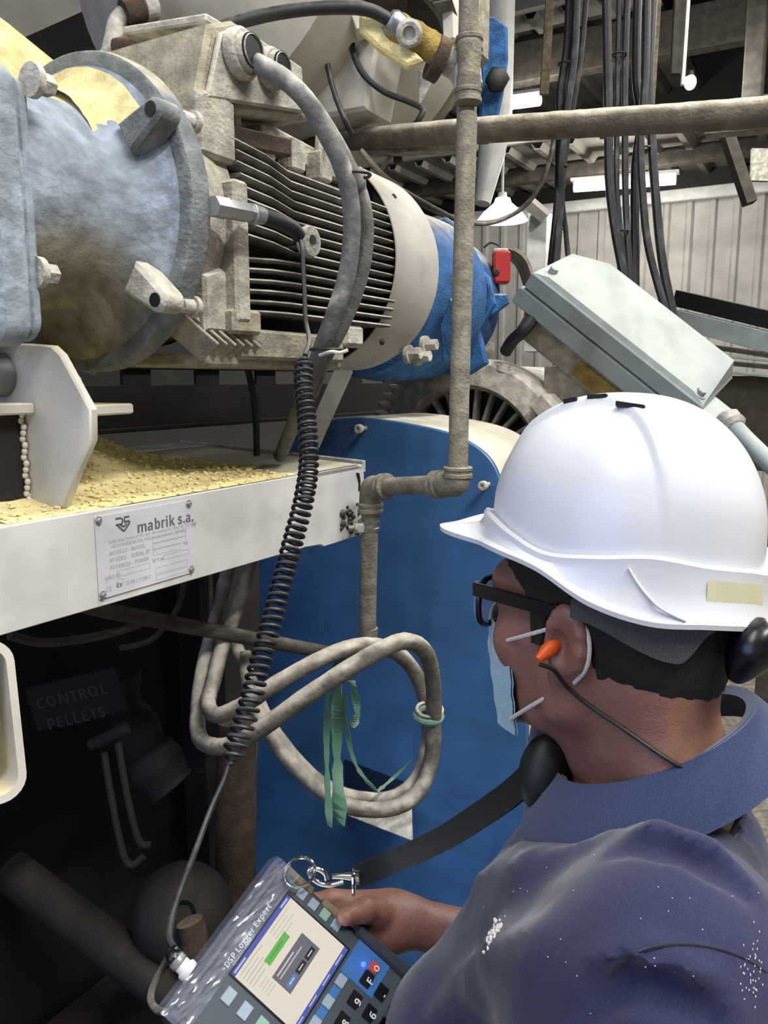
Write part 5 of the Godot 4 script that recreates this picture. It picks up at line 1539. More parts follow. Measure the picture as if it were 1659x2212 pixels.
# ---------- body: distance fields meshed by surface nets ----------
static func cone(a: Vector3, b: Vector3, ra: float, rb: float) -> Array:
	var ab := b - a
	return [0, a, ab, 1.0 / maxf(ab.length_squared(), 1e-9), ra, rb]
static func egg(c: Vector3, x: Vector3, y: Vector3, z: Vector3, r: Vector3) -> Array: return [1, c, x, y, z, r]
static func dist(p: Vector3, e: Array) -> float:
	if e[0] == 0:
		var q: Vector3 = p - e[1]
		var t := clampf(q.dot(e[2]) * e[3], 0.0, 1.0)
		return (q - e[2] * t).length() - lerpf(e[4], e[5], t)
	var v: Vector3 = p - e[1]
	var l: Vector3 = Vector3(v.dot(e[2]), v.dot(e[3]), v.dot(e[4])) / e[5]
	var k0: float = l.length()
	var k1: float = (l / e[5]).length()
	return k0 * (k0 - 1.0) / maxf(k1, 1e-6)
static func field(p: Vector3, list: Array, k: float) -> float:
	var d := 1e3
	for e in list:
		var q := dist(p, e)
		var h := maxf(k - absf(d - q), 0.0) / k
		d = minf(d, q) - h * h * k * 0.25
	return d
func nets(mb: MB, fn: Callable, lo: Vector3, hi: Vector3, cell: float) -> void:
	var nx := int(ceil((hi.x - lo.x) / cell)) + 1
	var ny := int(ceil((hi.y - lo.y) / cell)) + 1
	var nz_ := int(ceil((hi.z - lo.z) / cell)) + 1
	var val := PackedFloat32Array()
	val.resize(nx * ny * nz_)
	val.fill(1.0)
	var B := 6
	var blocks := []
	var reach := cell * (B + 1) * 0.87 * 1.25
	for bz in range(0, nz_, B):
		for by in range(0, ny, B):
			for bx in range(0, nx, B):
				var c := lo + Vector3(bx + B * 0.5, by + B * 0.5, bz + B * 0.5) * cell
				var d: float = fn.call(c)
				if absf(d) > reach:
					if d < 0.0:
						for z in range(bz, mini(bz + B, nz_)):
							for y in range(by, mini(by + B, ny)):
								for x in range(bx, mini(bx + B, nx)): val[(z * ny + y) * nx + x] = -1.0
					continue
				blocks.append(Vector3i(bx, by, bz))
				for z in range(bz, mini(bz + B, nz_)):
					for y in range(by, mini(by + B, ny)):
						for x in range(bx, mini(bx + B, nx)): val[(z * ny + y) * nx + x] = fn.call(lo + Vector3(x, y, z) * cell)
	var vert := {}
	var off := [0, 1, nx, nx + 1, nx * ny, nx * ny + 1, nx * ny + nx, nx * ny + nx + 1]
	var edges := [[0, 1], [2, 3], [4, 5], [6, 7], [0, 2], [1, 3], [4, 6], [5, 7], [0, 4], [1, 5], [2, 6], [3, 7]]
	var cells := []
	for b in blocks:
		for z in range(maxi(b.z - 1, 0), mini(b.z + B, nz_ - 1)):
			for y in range(maxi(b.y - 1, 0), mini(b.y + B, ny - 1)):
				for x in range(maxi(b.x - 1, 0), mini(b.x + B, nx - 1)):
					var i := (z * ny + y) * nx + x
					var s := val[i] < 0.0
					if (val[i + 1] < 0.0) == s and (val[i + nx] < 0.0) == s and (val[i + nx + 1] < 0.0) == s and (val[i + off[4]] < 0.0) == s and (val[i + off[5]] < 0.0) == s and (val[i + off[6]] < 0.0) == s and (val[i + off[7]] < 0.0) == s: continue
					if vert.has(i): continue
					var sum := Vector3.ZERO
					var n := 0
					for e in edges:
						var a := val[i + off[e[0]]]
						var c := val[i + off[e[1]]]
						if (a < 0.0) == (c < 0.0): continue
						var t := a / (a - c)
						var pa := Vector3(e[0] & 1, (e[0] >> 1) & 1, e[0] >> 2)
						var pc := Vector3(e[1] & 1, (e[1] >> 1) & 1, e[1] >> 2)
						sum += pa.lerp(pc, t)
						n += 1
					vert[i] = lo + (Vector3(x, y, z) + sum / n) * cell
					cells.append(i)
	for i in cells:
		var x: int = i % nx
		var y: int = (i / nx) % ny
		var z: int = i / (nx * ny)
		var s := val[i] < 0.0
		for ax in 3:
			var st: int = [1, nx, nx * ny][ax]
			if (val[i + st] < 0.0) == s: continue
			var o1: int = [nx, nx * ny, 1][ax]
			var o2: int = [nx * ny, 1, nx][ax]
			var ok: bool = [y > 0 and z > 0, z > 0 and x > 0, x > 0 and y > 0][ax]
			if not ok or not (vert.has(i - o1) and vert.has(i - o2) and vert.has(i - o1 - o2)): continue
			if s: mb.quad(vert[i], vert[i - o1], vert[i - o1 - o2], vert[i - o2])
			else: mb.quad(vert[i], vert[i - o2], vert[i - o1 - o2], vert[i - o1])
func march(px: float, py: float, fn: Callable, d0 := 0.3) -> Vector3:
	var r := ray(px, py)
	var n := r.length()
	var d := d0
	for i in 80:
		var s: float = fn.call(CAM + r * d)
		if s < 0.0005 or d > 3.0: break
		d += s * 0.8 / n
	return CAM + r * d
func on_skin(pts: Array, fn: Callable, lift := 0.001) -> Array:
	var o := []
	for i in range(0, pts.size(), 2):
		var q := march(pts[i], pts[i + 1], fn)
		o.append(q + (CAM - q).normalized() * lift)
	return o

var hu: Vector3
var hw: Vector3
var Hc: Vector3
func H(x: float, y: float, z: float) -> Vector3: return Hc + hu * x + UY * y + hw * z
func head_list() -> Array:
	var X := hu
	var Z := hw
	var o := [
		egg(H(-0.012, 0.052, 0), X, UY, Z, Vector3(0.094, 0.078, 0.074)),
		egg(H(0.045, 0.0, 0), X, UY, Z, Vector3(0.05, 0.075, 0.06)),
		egg(H(-0.05, 0.0, 0), X, UY, Z, Vector3(0.05, 0.065, 0.056)),
		cone(H(0.005, -0.052, 0.05), H(0.08, -0.088, 0.02), 0.015, 0.016),
		cone(H(0.005, -0.052, -0.05), H(0.08, -0.088, -0.02), 0.015, 0.016),
		cone(H(0.0, -0.01, 0.052), H(0.005, -0.052, 0.05), 0.016, 0.015),
		cone(H(0.0, -0.01, -0.052), H(0.005, -0.052, -0.05), 0.016, 0.015),
		egg(H(0.088, -0.088, 0), X, UY, Z, Vector3(0.017, 0.017, 0.02)),
		egg(H(0.058, -0.018, 0.044), X, UY, Z, Vector3(0.026, 0.022, 0.02)),
		egg(H(0.058, -0.018, -0.044), X, UY, Z, Vector3(0.026, 0.022, 0.02)),
		egg(H(0.05, -0.055, 0), X, UY, Z, Vector3(0.045, 0.035, 0.042)),
		cone(H(0.082, 0.036, 0.038), H(0.09, 0.034, 0.0), 0.012, 0.012),
		cone(H(0.082, 0.036, -0.038), H(0.09, 0.034, 0.0), 0.012, 0.012)]
	return o
func head_sdf(p: Vector3) -> float:
	var d := field(p, head_parts, 0.028)
	# nose, lips, eyes and ears keep tighter joints
	d = minf(d, 9.0)
	for e in head_fine:
		var q := dist(p, e)
		var h := maxf(0.009 - absf(d - q), 0.0) / 0.009
		d = minf(d, q) - h * h * 0.009 * 0.25
	for e in head_cut:
		var q := -dist(p, e)
		var h := maxf(0.006 - absf(d - q), 0.0) / 0.006
		d = maxf(d, q) + h * h * 0.006 * 0.25
	var nk := field(p, neck_parts, 0.03)
	var h2 := maxf(0.03 - absf(d - nk), 0.0) / 0.03
	return minf(d, nk) - h2 * h2 * 0.03 * 0.25
var head_parts := []
var head_fine := []
var head_cut := []
var neck_parts := []
var torso_parts := []
var shirt_parts := []
var fold_parts := []
var groove_parts := []
var trouser_parts := []
func shirt_sdf(p: Vector3) -> float:
	var d := field(p, shirt_parts, 0.07)
	d += 0.0035 * nz2.get_noise_3d(p.x * 9.0 + p.y * 5.0, p.y * 7.0, p.z * 9.0)
	for e in fold_parts:
		var q := dist(p, e)
		var h := maxf(0.028 - absf(d - q), 0.0) / 0.028
		d = minf(d, q) - h * h * 0.028 * 0.18
	for e in groove_parts:
		var q := -dist(p, e)
		var h := maxf(0.016 - absf(d - q), 0.0) / 0.016
		d = maxf(d, q) + h * h * 0.016 * 0.25
	# neck opening
	var c := -(field(p, neck_parts, 0.03) - 0.004)
	return maxf(d, c)

func hand(mb: MB, wrist: Vector3, fwd: Vector3, palm_n: Vector3, side: Vector3, curl: Array, thumb: Array, list: Array) -> void:
	# fwd to the knuckles, palm_n out of the palm, side towards the thumb
	var prm := list
	prm.append(cone(wrist, wrist + fwd * 0.03, 0.026, 0.027))
	for i in 4:
		var s: float = 0.030 - 0.021 * i
		var kn := wrist + fwd * (0.088 - 0.004 * absf(i - 1.0)) + side * s
		prm.append(cone(wrist + fwd * 0.015 + side * s * 0.55, kn, 0.0145, 0.0118))
	var fingers := []
	for i in 4:
		var s: float = 0.030 - 0.021 * i
		var p := wrist + fwd * (0.088 - 0.004 * absf(i - 1.0)) + side * s
		var a: float = curl[0]
		var lens_: Array = [[0.038, 0.024, 0.02], [0.043, 0.027, 0.021], [0.04, 0.025, 0.02], [0.031, 0.02, 0.018]][i]
		for j in 3:
			var dir := (fwd * cos(a) + palm_n * sin(a)).normalized()
			var q: Vector3 = p + dir * lens_[j]
			fingers.append(cone(p, q, 0.0098 - j * 0.0008, 0.0092 - j * 0.0008))
			p = q
			a += curl[j + 1] if j < 2 else 0.0
	var th := []
	for i in thumb.size() - 1: th.append(cone(thumb[i], thumb[i + 1], 0.0145 - 0.0015 * i, 0.013 - 0.0013 * i))
	var fn := func(p: Vector3) -> float:
		var d := field(p, prm, 0.02)
		for e in fingers:
			var q := dist(p, e)
			var h := maxf(0.006 - absf(d - q), 0.0) / 0.006
			d = minf(d, q) - h * h * 0.006 * 0.25
		for e in th:
			var q := dist(p, e)
			var h := maxf(0.012 - absf(d - q), 0.0) / 0.012
			d = minf(d, q) - h * h * 0.012 * 0.25
		return d
	var lo := wrist
	var hi := wrist
	for e in fingers + th + prm:
		lo = lo.min(e[1]).min(e[1] + e[2])
		hi = hi.max(e[1]).max(e[1] + e[2])
	nets(mb, fn, lo - Vector3.ONE * 0.035, hi + Vector3.ONE * 0.035, 0.0032)

func person() -> void:
	var yaw := deg_to_rad(48.0)
	hu = Vector3(-cos(yaw), 0, -sin(yaw))
	hw = Vector3(-sin(yaw), 0, cos(yaw))
	Hc = P(1205, 1395, 0.66) - hw * 0.072
	var tyaw := deg_to_rad(15.0)
	var tu := Vector3(-cos(tyaw), 0, -sin(tyaw))
	var tw := Vector3(-sin(tyaw), 0, cos(tyaw))
	var N := P(1400, 1640, 0.70)
	head_parts = head_list()
	var X := hu
	var Z := hw
	head_fine = [
		cone(H(0.092, 0.022, 0), H(0.114, -0.018, 0), 0.008, 0.011),
		egg(H(0.108, -0.022, 0.009), X, UY, Z, Vector3(0.009, 0.008, 0.008)), egg(H(0.108, -0.022, -0.009), X, UY, Z, Vector3(0.009, 0.008, 0.008)),
		cone(H(0.094, -0.05, 0.018), H(0.1, -0.047, 0), 0.005, 0.007), cone(H(0.094, -0.05, -0.018), H(0.1, -0.047, 0), 0.005, 0.007),
		cone(H(0.093, -0.06, 0.015), H(0.099, -0.06, 0), 0.006, 0.007), cone(H(0.093, -0.06, -0.015), H(0.099, -0.06, 0), 0.006, 0.007),
		egg(H(0.078, 0.014, 0.032), X, UY, Z, Vector3(0.012, 0.012, 0.013)), egg(H(0.078, 0.014, -0.032), X, UY, Z, Vector3(0.012, 0.012, 0.013))]
	for s in [1.0, -1.0]:
		var ez: Vector3 = (Z * s * 0.9 - X * 0.42).normalized()
		var ex: Vector3 = ez.cross(UY).normalized()
		var prev := H(-0.002, 0.0, 0.066 * s)
		for k in 9:   # helix rim, then the lobe
			var t := deg_to_rad(-35.0 + k * 32.0)
			var q: Vector3 = H(-0.012, 0.006, 0.078 * s) + X * (0.015 * cos(t + PI) * -1.0) + UY * (0.027 * sin(t)) - X * 0.004 * s * 0.0
			if k > 0: head_fine.append(cone(prev, q, 0.0038, 0.0038))
			prev = q
		head_fine.append(egg(H(-0.014, 0.004, 0.073 * s), X, UY, ez, Vector3(0.014, 0.026, 0.006)))
		head_fine.append(egg(H(-0.001, -0.024, 0.073 * s), X, UY, ez, Vector3(0.007, 0.009, 0.005)))
		head_cut.append(egg(H(-0.006, 0.002, 0.081 * s), X, UY, ez, Vector3(0.008, 0.014, 0.006)))
	var nb := N - UY * 0.02 - tu * 0.015
	neck_parts = [cone(H(-0.03, -0.04, 0), nb, 0.054, 0.060), cone(H(0.03, -0.08, 0.012), nb + tu * 0.045 - UY * 0.01, 0.025, 0.022), cone(H(-0.05, -0.02, 0.02), nb + tw * 0.05 - tu * 0.01, 0.028, 0.03), cone(H(-0.05, -0.02, -0.02), nb - tw * 0.05 - tu * 0.01, 0.028, 0.03)]
	var sl := N + tw * 0.178 - UY * 0.055 - tu * 0.01
	var sr := N - tw * 0.178 - UY * 0.055 + tu * 0.03
	var wr := D(0.055, 0.165, -0.032)
	var er := P(1250, 2090, 0.97)
	var el := sl - UY * 0.27 + tu * 0.03 + tw * 0.045
	var wl := D(-0.235, 0.27, -0.06)
	var hip := N - UY * 0.52 - tu * 0.06
	torso_parts = [
		egg(N - UY * 0.20 + tu * 0.01, tu, UY, tw, Vector3(0.105, 0.19, 0.155)),
		egg(N - UY * 0.42 + tu * 0.01, tu, UY, tw, Vector3(0.115, 0.17, 0.15)),
		cone(N - UY * 0.085 + tw * 0.03, sl - UY * 0.025, 0.038, 0.045), cone(N - UY * 0.085 - tw * 0.03, sr - UY * 0.025, 0.038, 0.045),
		cone(sl, el, 0.05, 0.04), cone(el, wl, 0.04, 0.025), cone(sr, er, 0.05, 0.04), cone(er, wr, 0.04, 0.025),
		cone(hip - tw * 0.07, hip + tw * 0.07, 0.11, 0.11)]
	shirt_parts = [
		egg(N - UY * 0.225 + tu * 0.02, tu, UY, tw, Vector3(0.135, 0.175, 0.18)),
		egg(N - UY * 0.43 + tu * 0.03, tu, UY, tw, Vector3(0.145, 0.2, 0.175)),
		cone(N - UY * 0.088 + tw * 0.03 - tu * 0.03, sl - UY * 0.016, 0.058, 0.066), cone(N - UY * 0.088 - tw * 0.03 - tu * 0.03, sr - UY * 0.016, 0.058, 0.066),
		cone(sl - UY * 0.008, el + UY * 0.03, 0.069, 0.064), cone(sr - UY * 0.005, er + UY * 0.02, 0.068, 0.06),
		cone(er, er.lerp(wr, 0.35), 0.057, 0.047), cone(N - UY * 0.13 + tu * 0.05 + tw * 0.08, sl + tu * 0.04 - UY * 0.07, 0.065, 0.055),
		cone(N - UY * 0.25 + tu * 0.06 + tw * 0.02, P(1005, 2250, 0.74), 0.09, 0.075)]
	# ---- person ----
	var t := thing("person", "person in a navy polo shirt and hard hat, seen from behind, holding a meter", "person", Vector3(hip.x, 0, hip.z))
	var body := MB.new()
	nets(body, head_sdf, Hc - Vector3(0.13, 0.2, 0.13), Hc + Vector3(0.13, 0.15, 0.13), 0.0035)
	var tb := func(p: Vector3) -> float: return minf(field(p, torso_parts, 0.05), field(p, neck_parts, 0.03))
	nets(body, tb, Vector3(-0.25, N.y - 0.65, -1.15), Vector3(0.6, N.y + 0.06, -0.25), 0.011)
	# right hand under the meter's far edge with the thumb on top; the left one under its near corner
	var fr := (dev_r * -0.64 - dev_d * 0.70 - dev_n * 0.14).normalized()
	var pn := (dev_n - fr * dev_n.dot(fr)).normalized()
	var sd := fr.cross(pn)
	if sd.dot(dev_d) > 0.0: sd = -sd
	hand(body, wr, fr, pn, sd, [0.0, 0.12, 0.12], [wr + fr * 0.018 + sd * 0.012, D(0.033, 0.130, -0.012), D(0.020, 0.113, 0.006), D(-0.001, 0.098, 0.013)], [cone(wr.lerp(er, 0.3), wr, 0.030, 0.026)])
	var fl := (dev_r * 0.72 - dev_d * 0.62 - dev_n * 0.05).normalized()
	var pn2 := (dev_n - fl * dev_n.dot(fl)).normalized()
	var sd2 := fl.cross(pn2)
	if sd2.dot(dev_d) > 0.0: sd2 = -sd2
	hand(body, wl, fl, pn2, sd2, [0.0, 0.12, 0.12], [wl + fl * 0.018 + sd2 * 0.012, wl + fl * 0.04 + sd2 * 0.04 + pn2 * 0.012, wl + fl * 0.06 + sd2 * 0.055 + pn2 * 0.045, wl + fl * 0.085 + sd2 * 0.05 + pn2 * 0.07], [cone(wl.lerp(el, 0.3), wl, 0.030, 0.026)])
	obj("body", body, "skin", t, "", 70.0)
	# hair
	var hs := func(p: Vector3) -> float:
		var q := p - Hc
		var x := q.dot(hu)
		var y := q.y
		var z := q.dot(hw)
		var d := field(p, head_parts, 0.028) - 0.0075 - 0.0016 * nz2.get_noise_3d(x * 160.0, y * 60.0, z * 160.0)
		var front := 0.03 + 0.05 * smoothstep(0.03, 0.07, y)
		if y < 0.03: front = 0.032 - 0.006 * (0.03 - y) / 0.03
		if y < -0.004: front = lerpf(-0.028, -0.05, clampf((-0.004 - y) / 0.07, 0.0, 1.0))
		var nape := -0.072 - y
		# clear of the ear
		var ear := 0.021 - Vector2(x + 0.008, (y - 0.004) * 0.62).length()
		return maxf(maxf(d, x - front), maxf(maxf(nape, y - 0.1), ear))
	var m := MB.new()
	nets(m, hs, Hc - Vector3(0.13, 0.1, 0.13), Hc + Vector3(0.13, 0.13, 0.13), 0.0036)
	obj("hair", m, "hair", t, "short black hair", 70.0)
	# shirt
	fold_parts = []
	for q in [[[1285, 2190], [1345, 2125], [1410, 2105], [1480, 2135], [1550, 2200]], [[1040, 1905], [1150, 1880], [1260, 1840]], [[1320, 1812], [1420, 1815], [1520, 1850], [1600, 1910]], [[1400, 1790], [1520, 1800], [1620, 1860]], [[1000, 2120], [1080, 2060], [1180, 2020]], [[960, 2190], [1050, 2130], [1150, 2090]]]:
		var raw: Callable = func(p: Vector3) -> float: return field(p, shirt_parts, 0.07)
		var pts := []
		for c in q: pts.append(march(c[0], c[1], raw, 0.25))
		for i in pts.size() - 1:
			var e := func(k: int) -> float: return 0.0075 * sin(PI * (k + 0.5) / (pts.size()))
			var inw: Vector3 = (pts[i] - CAM).normalized() * 0.0035
			fold_parts.append(cone(pts[i] + inw, pts[i + 1] + inw, e.call(i), e.call(i + 1)))
	groove_parts = []
	for q in [[[1262, 2205], [1310, 2150], [1370, 2122], [1425, 2118]], [[1390, 2140], [1450, 2150], [1510, 2185], [1550, 2215]], [[1330, 1835], [1430, 1830], [1530, 1868], [1610, 1930]]]:
		var raw2: Callable = func(p: Vector3) -> float: return field(p, shirt_parts, 0.07)
		var pts := []
		for c in q: pts.append(march(c[0], c[1], raw2, 0.25))
		for i in pts.size() - 1: groove_parts.append(cone(pts[i], pts[i + 1], [0.003, 0.006, 0.006, 0.003][i], [0.003, 0.006, 0.006, 0.003][i + 1]))
	m = MB.new()
	nets(m, shirt_sdf, Vector3(-0.15, N.y - 0.62, -1.2), Vector3(0.62, N.y + 0.09, -0.25), 0.0065)
	var shirt := obj("polo_shirt", m, "navy", t, "navy blue polo shirt with pale dust marks", 70.0)
	# armhole seam, shoulder seam and yoke stitching laid on the cloth
	for q in [[1318, 2108, 1350, 2075, 1400, 2050, 1460, 2040, 1530, 2045, 1600, 2066, 1656, 2100]]:
		m = MB.new().tube(smooth(on_skin(q, shirt_sdf, -0.0002), 6), 0.0008, 6)
		obj("seam", m, "collar_dark", shirt)
	m = MB.new()
	for i in 60:
		var q := Vector2(rng.randfn(1068, 5), rng.randfn(2015, 18))
		q.x -= (q.y - 2010) * 0.45
		var c := march(q.x, q.y, shirt_sdf)
		var r := rng.randf_range(0.0005, 0.0014)
		m.ball(c, Vector3.RIGHT * r, UPV * r * 1.6, FW * r * 0.5, 4)
	for i in 46:
		var q := Vector2(rng.randfn(1625, 14), rng.randfn(2110, 45))
		var c := march(q.x, q.y, shirt_sdf)
		m.ball(c, Vector3.RIGHT * 0.0004, UPV * 0.0008, FW * 0.0002, 4)
	for i in 28:
		var c := march(rng.randf_range(1020, 1650), rng.randf_range(1800, 2200), shirt_sdf)
		m.ball(c, Vector3.RIGHT * 0.0005, UPV * 0.0004, FW * 0.0003, 3)
	var st := obj("dust_marks", m, "loop", shirt, "white smear and specks of dust")
	st.set_meta("kind", "stuff")
	# collar leaf: a band round the neck, folded outwards
	var rows := []
	var ctop := [[1235, 1706], [1330, 1680], [1430, 1640], [1530, 1590], [1592, 1535]]
	for st2 in 5:
		var r := PackedVector3Array()
		for k in 41:
			var ph := TAU * k / 40.0
			var f := cos(ph)
			var s := sin(ph)
			var open_ := 0.0
			var up: float = -0.042 * f + 0.012
			var rr: float = [0.066, 0.071, 0.085, 0.096, 0.100][st2]
			var dn2: float = [0.0, 0.005, -0.010, -0.028, -0.038][st2]
			var cc := nb + UY * (0.028 + up + dn2 * (1.0 + 0.25 * f)) + tu * (0.012 + 0.008 * f)
			r.append(cc + tu * (f * rr * 1.02) + tw * (s * rr * (1.0 + 0.12 * (st2 / 4.0))))
		rows.append(r)
	var inner := []
	for i in range(4, -1, -1):
		var r := PackedVector3Array()
		for k in 41:
			var q: Vector3 = rows[i][k]
			var c := Vector3(nb.x, q.y, nb.z)
			r.append(q - (q - c).normalized() * 0.004 - UY * 0.002)
		inner.append(r)
	m = MB.new().grid(rows + inner + [rows[0]])
	m.fix(0)
	obj("collar", m, "collar", t, "ribbed blue grey collar", 50.0)
	# trousers and shoes
	trouser_parts = [cone(hip - tw * 0.07, hip + tw * 0.07, 0.135, 0.135)]
	var sh := MB.new()
	for s in [-1.0, 1.0]:
		var hp: Vector3 = hip + tw * (0.09 * s) - UY * 0.06
		var kn: Vector3 = Vector3(hp.x, 0.5, hp.z) + tu * 0.02 + tw * (0.02 * s)
		var an: Vector3 = Vector3(hp.x, 0.09, hp.z) - tu * 0.01 + tw * (0.03 * s)
		trouser_parts.append(cone(hp, kn, 0.095, 0.068))
		trouser_parts.append(cone(kn, an, 0.066, 0.055))
		var q := [cone(Vector3(an.x, 0.04, an.z) - tu * 0.04, Vector3(an.x, 0.038, an.z) + tu * 0.12, 0.037, 0.036), cone(an - UY * 0.03, Vector3(an.x, 0.05, an.z) + tu * 0.03, 0.042, 0.04)]
		nets(sh, func(p: Vector3) -> float: return maxf(field(p, q, 0.03), -p.y + 0.001), an - Vector3(0.25, 0.1, 0.25), an + Vector3(0.25, 0.08, 0.25), 0.014)
	m = MB.new()
	nets(m, func(p: Vector3) -> float: return field(p, trouser_parts, 0.06), Vector3(hip.x - 0.35, 0.0, hip.z - 0.35), Vector3(hip.x + 0.35, hip.y + 0.17, hip.z + 0.35), 0.018)
	obj("trousers", m, "trousers", t, "", 70.0)
	obj("shoes", sh, "pvc_black", t, "", 70.0)
	hat()
	worn()

var hx: Vector3
var hy: Vector3
var ho: Vector3
var hz: Vector3
func HT(x: float, y: float, z: float) -> Vector3: return ho + hx * x + hy * y + hz * z
const HRX := 0.1166
const HRZ := 0.0918
const GUT := [0.010, 0.016, 0.018, 0.010, 0.0005, 0.004, 0.0085, 0.003, -0.002, -0.0085]
const EDGE := [-0.010, -0.005, -0.003, -0.003, -0.008, -0.027, -0.0365, -0.037, -0.041, -0.0485]
func table(t: Array, ph: float) -> float:   # every 20 degrees from the front, the same on both sides
	var d := rad_to_deg(absf(wrapf(ph, -PI, PI))) / 20.0
	var i := clampi(int(d), 0, 8)
	var a: float = t[maxi(i - 1, 0)] if i > 0 else t[1]
	var b: float = t[i]
	var c: float = t[i + 1]
	var e: float = t[i + 2] if i < 8 else t[8]
	return cubic_interpolate(b, c, a, e, d - i)
func hat_r(ph: float) -> Vector2: return Vector2(HRX * cos(ph), HRZ * sin(ph))
func hat_gutter(ph: float) -> float: return table(GUT, ph)
func hat_dome(ph: float, e: float) -> Vector3:
	var b := hat_r(ph)
	var g := hat_gutter(ph)
	var ce := pow(cos(e), 0.86)
	var se := pow(sin(e), 0.94)
	var x := b.x * ce
	var z := b.y * ce
	var y := g * (1.0 - se) + 0.122 * se
	var wz := 0.028 + 0.06 * smoothstep(0.02, -0.10, x)
	var lift := smoothstep(wz + 0.004, wz - 0.002, absf(z)) * smoothstep(0.11, 0.075, x) * smoothstep(0.35, 0.75, e) if x > 0.0 else smoothstep(wz + 0.004, wz - 0.003, absf(z)) * smoothstep(0.03, 0.35, e)
	return HT(x * (1.0 + 0.012 * lift), y + 0.0062 * lift, z)

